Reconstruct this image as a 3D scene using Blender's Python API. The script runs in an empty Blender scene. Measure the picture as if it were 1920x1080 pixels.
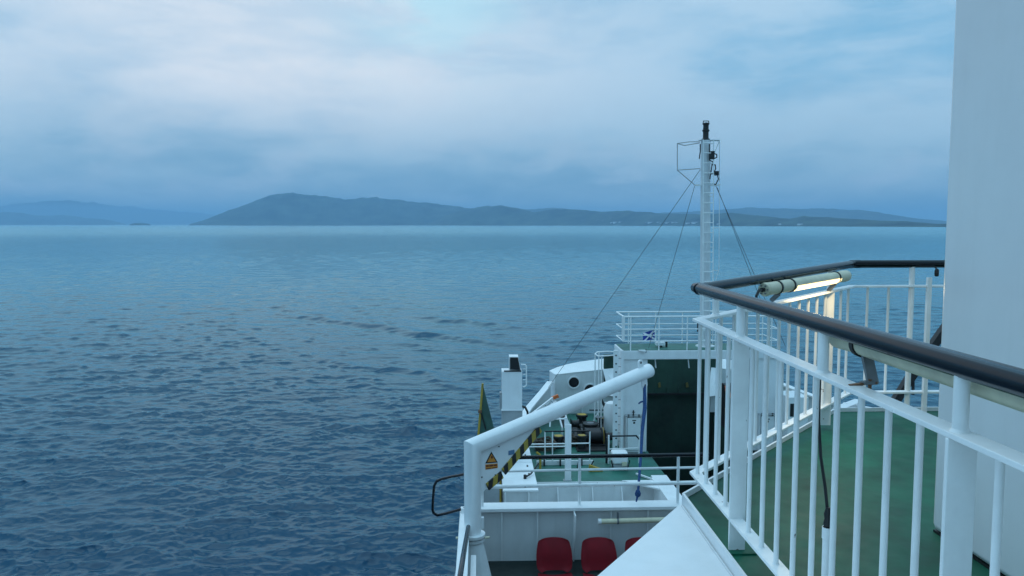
import bpy, math, random
import numpy as np
from mathutils import Vector, Matrix, noise as mnoise

random.seed(7)
rng = np.random.default_rng(11)
R = math.radians
sc = bpy.context.scene
COL = sc.collection

# ------------------------------------------------------------------ camera, sky, sun, exposure
# Everything is measured in metres from the photographer's eye: +X starboard, +Y towards the bow.
EYE = Vector((0, 0, 13.0))           # eye height above the water
F_PX = 1500.0                        # focal length in pixels of the 1920 wide photograph
YAW = math.atan(60 / F_PX)
PITCH = math.atan(120 / F_PX)

cam_d = bpy.data.cameras.new('camera')
cam = bpy.data.objects.new('camera', cam_d)
COL.objects.link(cam)
cam_d.sensor_fit = 'HORIZONTAL'
cam_d.sensor_width = 36.0
cam_d.lens = 36.0 * F_PX / 1920.0
cam_d.clip_start = 0.05
cam_d.clip_end = 60000
cam.location = EYE
cam.rotation_euler = (math.pi / 2 - PITCH, 0, -YAW)
sc.camera = cam

SUN_EL, SUN_AZ = R(66), R(-32)       # veiled daylight from ahead and to port
world = bpy.data.worlds.new('World')
sc.world = world
world.use_nodes = True
wn, wl = world.node_tree.nodes, world.node_tree.links
wn.clear()


def N(tree, kind, **kw):
    n = tree.nodes.new(kind)
    for k, v in kw.items():
        if k == 'inp':
            for i, val in v.items():
                n.inputs[i].default_value = val
        else:
            setattr(n, k, v)
    return n


def ramp(tree, stops, interp='LINEAR'):
    n = tree.nodes.new('ShaderNodeValToRGB')
    n.color_ramp.interpolation = interp
    el = n.color_ramp.elements
    while len(el) < len(stops):
        el.new(0.5)
    for e, (p, c) in zip(el, stops):
        e.position = p
        e.color = (*c, 1) if len(c) == 3 else c
    return n


def math_n(tree, op, a, b=None, c=None, clamp=False):
    n = tree.nodes.new('ShaderNodeMath')
    n.operation = op
    n.use_clamp = clamp
    for i, v in enumerate((a, b, c)):
        if v is None:
            continue
        if isinstance(v, (int, float)):
            n.inputs[i].default_value = v
        else:
            tree.links.new(v, n.inputs[i])
    return n.outputs[0]


def mix_c(tree, fac, a, b, blend='MIX'):
    n = tree.nodes.new('ShaderNodeMix')
    n.data_type = 'RGBA'
    n.blend_type = blend
    for idx, v in ((0, fac), (6, a), (7, b)):
        if isinstance(v, (int, float)):
            n.inputs[idx].default_value = v
        elif isinstance(v, tuple):
            n.inputs[idx].default_value = (*v, 1)
        else:
            tree.links.new(v, n.inputs[idx])
    return n.outputs[2]


SKY_A, SKY_B, SKY_C = (14.2, 18.0, 0.3), (18.8, 16.4, 1.1), (16.1, 16.1, 3.8)


def build_sky():
    t = world.node_tree
    tc = N(t, 'ShaderNodeTexCoord')
    sep = N(t, 'ShaderNodeSeparateXYZ')
    wl.new(tc.outputs['Generated'], sep.inputs[0])
    x, y, z = sep.outputs
    # layered cloud: noise on the direction, drawn out along the horizon
    def cloud(scale, sz, off, detail, rough, dist):
        m = N(t, 'ShaderNodeMapping')
        m.inputs['Scale'].default_value = (1, 1, sz)
        m.inputs['Location'].default_value = off
        wl.new(tc.outputs['Generated'], m.inputs[0])
        n = N(t, 'ShaderNodeTexNoise', inp={'Scale': scale, 'Detail': detail, 'Roughness': rough, 'Distortion': dist})
        wl.new(m.outputs[0], n.inputs['Vector'])
        return n.outputs['Fac']

    big = cloud(1.9, 3.4, SKY_A, 4, 0.5, 0.3)
    fine = cloud(4.2, 3.6, SKY_B, 10, 0.64, 0.2)
    puff = cloud(9.0, 2.6, SKY_C, 8, 0.55, 0.1)
    mix_d = math_n(t, 'ADD', math_n(t, 'MULTIPLY', big, 0.5), math_n(t, 'MULTIPLY', fine, 0.5))
    dens = N(t, 'ShaderNodeMapRange', interpolation_type='SMOOTHSTEP', inp={'From Min': 0.40, 'From Max': 0.585})
    wl.new(mix_d, dens.inputs[0])
    elev = N(t, 'ShaderNodeMapRange', interpolation_type='SMOOTHSTEP', inp={'From Min': 0.01, 'From Max': 0.2})
    wl.new(z, elev.inputs[0])
    low = mix_c(t, dens.outputs[0], (0.180, 0.375, 0.545), (0.330, 0.545, 0.700))
    high = mix_c(t, dens.outputs[0], (0.225, 0.510, 0.750), (0.455, 0.680, 0.860))
    col = mix_c(t, elev.outputs[0], low, high)
    # low banks of paler cloud above the far shore
    pk = N(t, 'ShaderNodeMapRange', interpolation_type='SMOOTHSTEP', inp={'From Min': 0.47, 'From Max': 0.64})
    wl.new(puff, pk.inputs[0])
    ma = N(t, 'ShaderNodeMapRange', interpolation_type='SMOOTHSTEP', inp={'From Min': 0.012, 'From Max': 0.04})
    mb_ = N(t, 'ShaderNodeMapRange', interpolation_type='SMOOTHSTEP', inp={'From Min': 0.19, 'From Max': 0.07})
    wl.new(z, ma.inputs[0])
    wl.new(z, mb_.inputs[0])
    pf_ = math_n(t, 'MULTIPLY', pk.outputs[0], math_n(t, 'MULTIPLY', ma.outputs[0], mb_.outputs[0]))
    col = mix_c(t, math_n(t, 'MULTIPLY', pf_, 0.8), col, (0.390, 0.580, 0.740))
    zen = N(t, 'ShaderNodeMapRange', interpolation_type='SMOOTHSTEP', inp={'From Min': 0.22, 'From Max': 0.85})
    wl.new(z, zen.inputs[0])                      # an overcast sky brightens towards the zenith
    col = mix_c(t, zen.outputs[0], col, mix_c(t, 1.0, col, (1.25, 1.5, 1.55), 'MULTIPLY'))
    # thinner, paler cloud where the light comes through, ahead and to port
    lobe = N(t, 'ShaderNodeVectorMath', operation='DOT_PRODUCT')
    lobe.inputs[1].default_value = Vector((math.sin(R(-14)) * math.cos(R(13)), math.cos(R(-14)) * math.cos(R(13)), math.sin(R(13))))
    wl.new(tc.outputs['Generated'], lobe.inputs[0])
    lb = math_n(t, 'POWER', math_n(t, 'MAXIMUM', lobe.outputs['Value'], 0.0), 20.0)
    lb2 = math_n(t, 'MULTIPLY', lb, math_n(t, 'ADD', math_n(t, 'MULTIPLY', dens.outputs[0], 0.4), 0.6))
    lm = N(t, 'ShaderNodeMapRange', interpolation_type='SMOOTHSTEP', inp={'From Min': 0.05, 'From Max': 0.19})
    wl.new(z, lm.inputs[0])                       # the heavy bank above the shore stays grey blue
    col = mix_c(t, math_n(t, 'MULTIPLY', lb2, lm.outputs[0]), col, (0.86, 0.90, 0.95))
    # a gap of clear turquoise sky between the clouds
    gap = N(t, 'ShaderNodeVectorMath', operation='DOT_PRODUCT')
    gap.inputs[1].default_value = Vector((-0.05, 0.96, 0.275)).normalized()
    wl.new(tc.outputs['Generated'], gap.inputs[0])
    gk = math_n(t, 'POWER', math_n(t, 'MAXIMUM', gap.outputs['Value'], 0.0), 230.0)
    gn = N(t, 'ShaderNodeMapRange', interpolation_type='SMOOTHSTEP', inp={'From Min': 0.36, 'From Max': 0.60, 'To Min': 0.05, 'To Max': 0.55})
    wl.new(puff, gn.inputs[0])
    col = mix_c(t, math_n(t, 'MULTIPLY', gk, gn.outputs[0]), col, (0.42, 0.86, 1.0))
    bg = N(t, 'ShaderNodeBackground', inp={'Strength': 1.08})
    wl.new(col, bg.inputs[0])
    sky = N(t, 'ShaderNodeTexSky', sky_type='NISHITA', sun_disc=False, sun_elevation=SUN_EL, sun_rotation=SUN_AZ)
    bg2 = N(t, 'ShaderNodeBackground', inp={'Strength': 0.06})
    wl.new(sky.outputs[0], bg2.inputs[0])
    mx = N(t, 'ShaderNodeMixShader', inp={0: 0.88})
    wl.new(bg2.outputs[0], mx.inputs[1])
    wl.new(bg.outputs[0], mx.inputs[2])
    out = N(t, 'ShaderNodeOutputWorld')
    wl.new(mx.outputs[0], out.inputs['Surface'])


build_sky()

sun_d = bpy.data.lights.new('sun', 'SUN')
sun_d.energy = 0.5
sun_d.angle = R(50)
sun_d.color = (0.90, 0.96, 1.0)
sun = bpy.data.objects.new('sun', sun_d)
COL.objects.link(sun)
sun.location = (-40, 60, 90)
sd = Vector((math.sin(SUN_AZ) * math.cos(SUN_EL), math.cos(SUN_AZ) * math.cos(SUN_EL), math.sin(SUN_EL)))
sun.rotation_euler = (-sd).to_track_quat('-Z', 'Y').to_euler()

vs = sc.view_settings
vs.view_transform = 'Standard'
vs.look = 'None'
vs.exposure = 0.0
vs.gamma = 1.0
vs.use_curve_mapping = False
sc.cycles.use_denoising = True
sc.cycles.max_bounces = 8
sc.cycles.diffuse_bounces = 3
sc.cycles.glossy_bounces = 3
sc.cycles.volume_bounces = 1
sc.cycles.transparent_max_bounces = 8
sc.cycles.sample_clamp_indirect = 6.0

# ------------------------------------------------------------------ helpers
_ca, _sa, _cp, _sp = math.cos(YAW), math.sin(YAW), math.cos(PITCH), math.sin(PITCH)
_f = Vector((_sa * _cp, _ca * _cp, -_sp))
_r = Vector((_ca, -_sa, 0))
_u = Vector((_sa * _sp, _ca * _sp, _cp))


def at(px, py, x=None, y=None, z=None):
    """point (from the eye) seen at a photograph pixel, at a known distance, offset or height"""
    d = _f * F_PX + _r * (px - 960) - _u * (py - 540)
    s = x / d.x if x is not None else y / d.y if y is not None else z / d.z
    return d * s


V = Vector


class B:
    """collects shapes for ONE mesh"""
    def __init__(self):
        self.v, self.f = [], []

    def add(self, vs_, fs):
        o = len(self.v)
        self.v += [V(p) for p in vs_]
        self.f += [tuple(i + o for i in f) for f in fs]
        return self

    def bx(self, x0, x1, y0, y1, z0, z1):
        vs_ = [(x, y, z) for z in (z0, z1) for y in (y0, y1) for x in (x0, x1)]
        return self.add(vs_, [(0, 2, 3, 1), (4, 5, 7, 6), (0, 1, 5, 4), (2, 6, 7, 3), (0, 4, 6, 2), (1, 3, 7, 5)])

    def beam(self, p0, p1, w, h, up=(0, 0, 1)):
        p0, p1 = V(p0), V(p1)
        d = (p1 - p0).normalized()
        s = d.cross(V(up))
        if s.length < 1e-4:
            s = d.cross(V((1, 0, 0)))
        s.normalize()
        n = s.cross(d).normalized()
        vs_ = []
        for p in (p0, p1):
            for a, b in ((-1, -1), (1, -1), (1, 1), (-1, 1)):
                vs_.append(p + s * (a * w / 2) + n * (b * h / 2))
        return self.add(vs_, [(3, 2, 1, 0), (4, 5, 6, 7), (0, 1, 5, 4), (1, 2, 6, 5), (2, 3, 7, 6), (3, 0, 4, 7)])

    def tube(self, pts, r, n=10, caps=True):
        pts = [V(p) for p in pts]
        rs = r if isinstance(r, (list, tuple)) else [r] * len(pts)
        dirs = []
        for i in range(len(pts)):
            a = (pts[i] - pts[i - 1]).normalized() if i else None
            b = (pts[i + 1] - pts[i]).normalized() if i < len(pts) - 1 else None
            d = (a + b) if a is not None and b is not None else (a if b is None else b)
            k = 1.0
            if a is not None and b is not None:
                d = d.normalized()
                k = 1 / max(0.5, abs(d.dot(a)))
            dirs.append((d.normalized(), k))
        d0 = dirs[0][0]
        s = d0.cross(V((0, 0, 1)))
        if s.length < 1e-3:
            s = d0.cross(V((1, 0, 0)))
        s.normalize()
        vs_, fs = [], []
        for i, (d, k) in enumerate(dirs):
            s = (s - d * s.dot(d)).normalized()
            t = d.cross(s)
            # stretch the ring on mitred corners
            bend = None
            if 0 < i < len(pts) - 1:
                bend = ((pts[i + 1] - pts[i]).normalized() - (pts[i] - pts[i - 1]).normalized())
                bend = bend.normalized() if bend.length > 1e-4 else None
            for j in range(n):
                a = 2 * math.pi * j / n
                o = (s * math.cos(a) + t * math.sin(a)) * rs[i]
                if bend is not None:
                    o = o + bend * (o.dot(bend) * (k - 1))
                vs_.append(pts[i] + o)
        for i in range(len(pts) - 1):
            for j in range(n):
                fs.append((i * n + j, i * n + (j + 1) % n, (i + 1) * n + (j + 1) % n, (i + 1) * n + j))
        if caps:
            fs.append(tuple(range(n - 1, -1, -1)))
            fs.append(tuple((len(pts) - 1) * n + j for j in range(n)))
        return self.add(vs_, fs)

    def prism(self, poly, vec):
        vec = V(vec)
        n = len(poly)
        a = [V(p) for p in poly]
        vs_ = a + [p + vec for p in a]
        fs = [tuple(range(n - 1, -1, -1)), tuple(range(n, 2 * n))]
        fs += [(i, (i + 1) % n, n + (i + 1) % n, n + i) for i in range(n)]
        return self.add(vs_, fs)

    def lathe(self, c, prof, n=16):
        c = V(c)
        vs_, fs = [], []
        for (r, z) in prof:
            for j in range(n):
                a = 2 * math.pi * j / n
                vs_.append(c + V((r * math.cos(a), r * math.sin(a), z)))
        for i in range(len(prof) - 1):
            for j in range(n):
                fs.append((i * n + j, i * n + (j + 1) % n, (i + 1) * n + (j + 1) % n, (i + 1) * n + j))
        fs.append(tuple(range(n - 1, -1, -1)))
        fs.append(tuple((len(prof) - 1) * n + j for j in range(n)))
        return self.add(vs_, fs)

    def mesh(self, name, mat, org=(0, 0, 0), sharp=35):
        org = V(org)
        m = bpy.data.meshes.new(name)
        m.from_pydata([tuple(p - org) for p in self.v], [], self.f)
        m.validate()
        import bmesh
        bm = bmesh.new()
        bm.from_mesh(m)
        bmesh.ops.recalc_face_normals(bm, faces=bm.faces)
        bm.to_mesh(m)
        bm.free()
        m.shade_smooth()
        m.set_sharp_from_angle(angle=R(sharp))
        m.materials.append(mat)
        return m


def tag(o, label=None, cat=None, group=None, kind=None):
    if label:
        o['label'] = label
    if cat:
        o['category'] = cat
    if group:
        o['group'] = group
    if kind:
        o['kind'] = kind
    return o


def thing(name, label, cat, org, group=None):
    o = bpy.data.objects.new(name, None)
    o.empty_display_size = 0.2
    COL.objects.link(o)
    o.location = EYE + V(org)
    return tag(o, label, cat, group)


def bevel(o, w, seg=2):
    md = o.modifiers.new('bevel', 'BEVEL')
    md.width = w
    md.segments = seg
    md.limit_method = 'ANGLE'
    md.angle_limit = R(40)
    md.harden_normals = True


def part(name, b, mat, parent, bev=0):
    """one mesh part; the builder holds eye-relative coordinates"""
    root = parent
    org = V(parent.location) - EYE if parent.parent is None else None
    if org is None:
        org = V(parent.parent.location) - EYE + V(parent.location)
    o = bpy.data.objects.new(name, b.mesh(name, mat, org))
    COL.objects.link(o)
    o.parent = parent
    if bev:
        bevel(o, bev)
    return o


def inst(name, mesh, parent, loc):
    o = bpy.data.objects.new(name, mesh)
    COL.objects.link(o)
    o.parent = parent
    base = V(parent.location) - EYE
    o.location = V(loc) - base
    return o


def solo(name, b, mat, org, label=None, cat=None, group=None, kind=None, bev=0):
    o = bpy.data.objects.new(name, b.mesh(name, mat, org))
    COL.objects.link(o)
    o.location = EYE + V(org)
    if bev:
        bevel(o, bev)
    return tag(o, label, cat, group, kind)


# ------------------------------------------------------------------ materials
def new_mat(name):
    m = bpy.data.materials.new(name)
    m.use_nodes = True
    t = m.node_tree
    p = t.nodes['Principled BSDF']
    return m, t, p


def paint(name, col, rough=0.4, var=0.08, scale=3.0, rust=0.0, bump=0.0, stain=0.0, stain_col=(0.25, 0.24, 0.2), spec=0.5, coat=0.0):
    m, t, p = new_mat(name)
    tc = N(t, 'ShaderNodeTexCoord')
    geo = N(t, 'ShaderNodeNewGeometry')
    vec = geo.outputs['Position']
    n1 = N(t, 'ShaderNodeTexNoise', inp={'Scale': scale, 'Detail': 6, 'Roughness': 0.6})
    t.links.new(vec, n1.inputs['Vector'])
    dark = tuple(c * (1 - var * 1.6) for c in col)
    lite = tuple(min(1, c * (1 + var)) for c in col)
    rp = ramp(t, [(0.3, dark), (0.7, lite)])
    t.links.new(n1.outputs['Fac'], rp.inputs[0])
    out = rp.outputs[0]
    if stain > 0:
        mp = N(t, 'ShaderNodeMapping')
        mp.inputs['Scale'].default_value = (5.0, 5.0, 0.5)
        t.links.new(vec, mp.inputs[0])
        n2 = N(t, 'ShaderNodeTexNoise', inp={'Scale': 1.2, 'Detail': 8, 'Roughness': 0.65})
        t.links.new(mp.outputs[0], n2.inputs['Vector'])
        r2 = ramp(t, [(0.5, (0, 0, 0)), (0.78, (1, 1, 1))])
        t.links.new(n2.outputs['Fac'], r2.inputs[0])
        out = mix_c(t, math_n(t, 'MULTIPLY', r2.outputs[0], stain), out, stain_col)
    if rust > 0:
        n3 = N(t, 'ShaderNodeTexNoise', inp={'Scale': 14.0, 'Detail': 5, 'Roughness': 0.7})
        t.links.new(vec, n3.inputs['Vector'])
        r3 = ramp(t, [(0.74 - rust, (0, 0, 0)), (0.77 - rust, (1, 1, 1))])
        t.links.new(n3.outputs['Fac'], r3.inputs[0])
        out = mix_c(t, r3.outputs[0], out, (0.10, 0.045, 0.02))
    t.links.new(out, p.inputs['Base Color'])
    n4 = N(t, 'ShaderNodeTexNoise', inp={'Scale': scale * 6, 'Detail': 4})
    t.links.new(vec, n4.inputs['Vector'])
    mr = N(t, 'ShaderNodeMapRange', inp={'To Min': rough * 0.8, 'To Max': min(1, rough * 1.25)})
    t.links.new(n4.outputs['Fac'], mr.inputs[0])
    t.links.new(mr.outputs[0], p.inputs['Roughness'])
    p.inputs['Specular IOR Level'].default_value = spec
    p.inputs['Coat Weight'].default_value = coat
    p.inputs['Coat Roughness'].default_value = 0.15
    if bump > 0:
        bp = N(t, 'ShaderNodeBump', inp={'Strength': 0.6, 'Distance': bump})
        t.links.new(n1.outputs['Fac'], bp.inputs['Height'])
        t.links.new(bp.outputs[0], p.inputs['Normal'])
    return m


M = {
    'dull_yellow': paint('worn_yellow_paint', (0.17, 0.13, 0.03), 0.7, 0.3, 6.0, stain=0.7, stain_col=(0.03, 0.04, 0.02)),
    'mast': paint('mast_paint', (0.68, 0.69, 0.70), 0.4, 0.06, 2.0, stain=0.2),
    'flap': paint('faded_green_paint', (0.045, 0.11, 0.085), 0.6, 0.2, 3.0, stain=0.4, stain_col=(0.07, 0.06, 0.04)),
    'ramp_low': paint('shaded_dirty_ramp', (0.014, 0.040, 0.030), 0.75, 0.3, 0.9, bump=0.01, stain=0.4, stain_col=(0.01, 0.016, 0.013)),  # dirty green, darkened further for the shade inside the trunk
    'white': paint('white_paint', (0.82, 0.82, 0.82), 0.38, 0.04, 2.2, rust=0.0, bump=0.006, stain=0.10),
    'white_rail': paint('rail_paint', (0.87, 0.87, 0.86), 0.32, 0.06, 6.0, rust=0.075, bump=0.0025, stain=0.12),
    'white_old': paint('weathered_white_paint', (0.67, 0.68, 0.68), 0.5, 0.06, 2.0, rust=0.02, bump=0.006, stain=0.16),
    'wall': paint('gloss_white_paint', (0.78, 0.76, 0.76), 0.3, 0.05, 0.8, bump=0.014, stain=0.07, coat=0.25),
    'cream': paint('cream_plastic', (0.66, 0.61, 0.44), 0.4, 0.08, 8.0, stain=0.35),
    'green': paint('green_deck_paint', (0.005, 0.100, 0.056), 0.55, 0.38, 1.7, bump=0.004, stain=0.35, stain_col=(0.02, 0.045, 0.035), spec=0.3),
    'green_low': paint('mooring_deck_paint', (0.018, 0.135, 0.098), 0.5, 0.3, 1.1, bump=0.004, stain=0.3, stain_col=(0.04, 0.06, 0.05)),
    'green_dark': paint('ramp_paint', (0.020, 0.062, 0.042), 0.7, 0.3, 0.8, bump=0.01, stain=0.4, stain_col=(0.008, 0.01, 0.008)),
    'pit': paint('shaded_vehicle_deck', (0.010, 0.023, 0.017), 0.85, 0.3, 0.8, spec=0.2),  # near-black base colour holds the shade at the bottom of the trunk
    'deck_dark': paint('dark_deck_paint', (0.012, 0.022, 0.02), 0.7, 0.25, 2.0, bump=0.004),
    'black_rail': paint('black_handrail', (0.004, 0.006, 0.010), 0.16, 0.15, 8.0, spec=0.35),
    'black': paint('black_steel', (0.010, 0.010, 0.011), 0.5, 0.25, 5.0, bump=0.004),
    'yellow': paint('yellow_paint', (0.50, 0.32, 0.04), 0.55, 0.2, 5.0, stain=0.6, stain_col=(0.14, 0.09, 0.03)),
    'orange': paint('orange_plastic', (0.75, 0.16, 0.03), 0.45, 0.1, 5.0),
    'red': paint('red_plastic', (0.19, 0.003, 0.010), 0.6, 0.12, 6.0, spec=0.25),
    'rope_blue': paint('blue_rope', (0.022, 0.07, 0.20), 0.8, 0.3, 60.0, bump=0.004),
    'rope': paint('mooring_rope', (0.09, 0.065, 0.045), 0.9, 0.3, 30.0, bump=0.01),
    'steel': paint('galvanised_steel', (0.16, 0.17, 0.18), 0.45, 0.2, 9.0, rust=0.04),
    'rusty': paint('rusty_clamp', (0.22, 0.10, 0.05), 0.7, 0.5, 20.0, rust=0.14),
    'grey': paint('grey_paint', (0.36, 0.38, 0.39), 0.5, 0.08, 3.0, stain=0.2),
    'wire': paint('stay_wire', (0.06, 0.07, 0.08), 0.5, 0.1, 3.0),
    'hull': paint('hull_paint', (0.70, 0.71, 0.72), 0.4, 0.05, 0.6, stain=0.25),
    'blue_label': paint('blue_label', (0.10, 0.20, 0.34), 0.5, 0.1, 9.0),
    'label_orange': paint('sign_orange', (0.66, 0.25, 0.03), 0.5, 0.1, 30.0),
    'label_dark': paint('sign_print', (0.16, 0.03, 0.015), 0.6, 0.2, 40.0),
    'flag_blue': paint('flag_blue', (0.012, 0.045, 0.32), 0.8, 0.1, 6.0),
    'flag_white': paint('flag_white', (0.75, 0.76, 0.8), 0.8, 0.05, 6.0),
    'house': paint('house_render', (0.82, 0.82, 0.80), 0.8, 0.02, 0.02),
    'slate': paint('slate_roof', (0.10, 0.10, 0.11), 0.8, 0.1, 0.1),
    'hole_dark': paint('dark_hole', (0.012, 0.014, 0.018), 0.12, 0.05, 3.0),  # dark disc colour standing in for the shade inside the fairlead holes
}


def glow_mat():
    m, t, p = new_mat('lit_diffuser')
    p.inputs['Base Color'].default_value = (0.8, 0.78, 0.7, 1)
    p.inputs['Emission Color'].default_value = (1.0, 0.76, 0.34, 1)
    p.inputs['Emission Strength'].default_value = 2.8
    return m


M['glow'] = glow_mat()


def stripe_mat():
    """black and yellow hazard tape, stripes along the local length of the strip"""
    m, t, p = new_mat('hazard_tape')
    at_ = N(t, 'ShaderNodeAttribute', attribute_name='along')
    s = math_n(t, 'FRACT', math_n(t, 'MULTIPLY', at_.outputs['Fac'], 1.0))
    k = math_n(t, 'GREATER_THAN', s, 0.5)
    n = N(t, 'ShaderNodeTexNoise', inp={'Scale': 25.0, 'Detail': 4})
    c = mix_c(t, k, (0.012, 0.012, 0.014), (0.52, 0.36, 0.05))
    c = mix_c(t, math_n(t, 'MULTIPLY', n.outputs['Fac'], 0.35), c, (0.05, 0.045, 0.035))
    t.links.new(c, p.inputs['Base Color'])
    p.inputs['Roughness'].default_value = 0.5
    return m


M['hazard'] = stripe_mat()

# ------------------------------------------------------------------ the sea
def sea_material():
    m, t, p = new_mat('sea_water')
    geo = N(t, 'ShaderNodeNewGeometry')
    mp = N(t, 'ShaderNodeMapping')
    mp.inputs['Rotation'].default_value = (0, 0, R(14))
    mp.inputs['Scale'].default_value = (0.62, 1.0, 1.0)
    t.links.new(geo.outputs['Position'], mp.inputs[0])
    a = N(t, 'ShaderNodeTexNoise', inp={'Scale': 4.5, 'Detail': 3, 'Roughness': 0.55, 'Distortion': 0.3})
    b = N(t, 'ShaderNodeTexNoise', inp={'Scale': 0.42, 'Detail': 5, 'Roughness': 0.6, 'Distortion': 0.4})
    for n in (a, b):
        t.links.new(mp.outputs[0], n.inputs['Vector'])
    # the mesh carries the waves near the ship; further out their relief comes from the bump
    ln = N(t, 'ShaderNodeVectorMath', operation='LENGTH')
    t.links.new(geo.outputs['Position'], ln.inputs[0])
    far = N(t, 'ShaderNodeMapRange', interpolation_type='SMOOTHSTEP', inp={'From Min': 70.0, 'From Max': 420.0, 'To Min': 0.03, 'To Max': 0.32})
    t.links.new(ln.outputs['Value'], far.inputs[0])
    h = math_n(t, 'ADD', math_n(t, 'MULTIPLY', a.outputs['Fac'], 0.022), math_n(t, 'MULTIPLY', b.outputs['Fac'], far.outputs[0]))
    c = N(t, 'ShaderNodeTexNoise', inp={'Scale': 0.085, 'Detail': 5, 'Roughness': 0.6, 'Distortion': 0.3})
    t.links.new(mp.outputs[0], c.inputs['Vector'])
    far2 = N(t, 'ShaderNodeMapRange', interpolation_type='SMOOTHSTEP', inp={'From Min': 120.0, 'From Max': 700.0, 'To Min': 0.0, 'To Max': 1.1})
    t.links.new(ln.outputs['Value'], far2.inputs[0])
    h = math_n(t, 'ADD', h, math_n(t, 'MULTIPLY', c.outputs['Fac'], far2.outputs[0]))
    bp = N(t, 'ShaderNodeBump', inp={'Strength': 1.0, 'Distance': 0.8})
    t.links.new(h, bp.inputs['Height'])
    t.nodes.remove(p)
    body = N(t, 'ShaderNodeBsdfDiffuse', inp={'Color': (0.0001, 0.030, 0.074, 1)})      # light scattered back by the water itself
    shine = N(t, 'ShaderNodeBsdfGlossy', inp={'Color': (0.69, 0.97, 1.0, 1), 'Roughness': 0.03})
    # far off, waves smaller than a pixel spread the reflection
    rg_ = N(t, 'ShaderNodeMapRange', interpolation_type='SMOOTHSTEP', inp={'From Min': 50.0, 'From Max': 1500.0, 'To Min': 0.03, 'To Max': 0.15})
    t.links.new(ln.outputs['Value'], rg_.inputs[0])
    t.links.new(rg_.outputs[0], shine.inputs['Roughness'])
    fr_ = N(t, 'ShaderNodeFresnel', inp={'IOR': 1.34})
    for n in (body, shine, fr_):
        t.links.new(bp.outputs[0], n.inputs['Normal'])
    mx = N(t, 'ShaderNodeMixShader')
    t.links.new(fr_.outputs[0], mx.inputs[0])
    t.links.new(body.outputs[0], mx.inputs[1])
    t.links.new(shine.outputs[0], mx.inputs[2])
    t.links.new(mx.outputs[0], t.nodes['Material Output'].inputs['Surface'])
    return m


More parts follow.
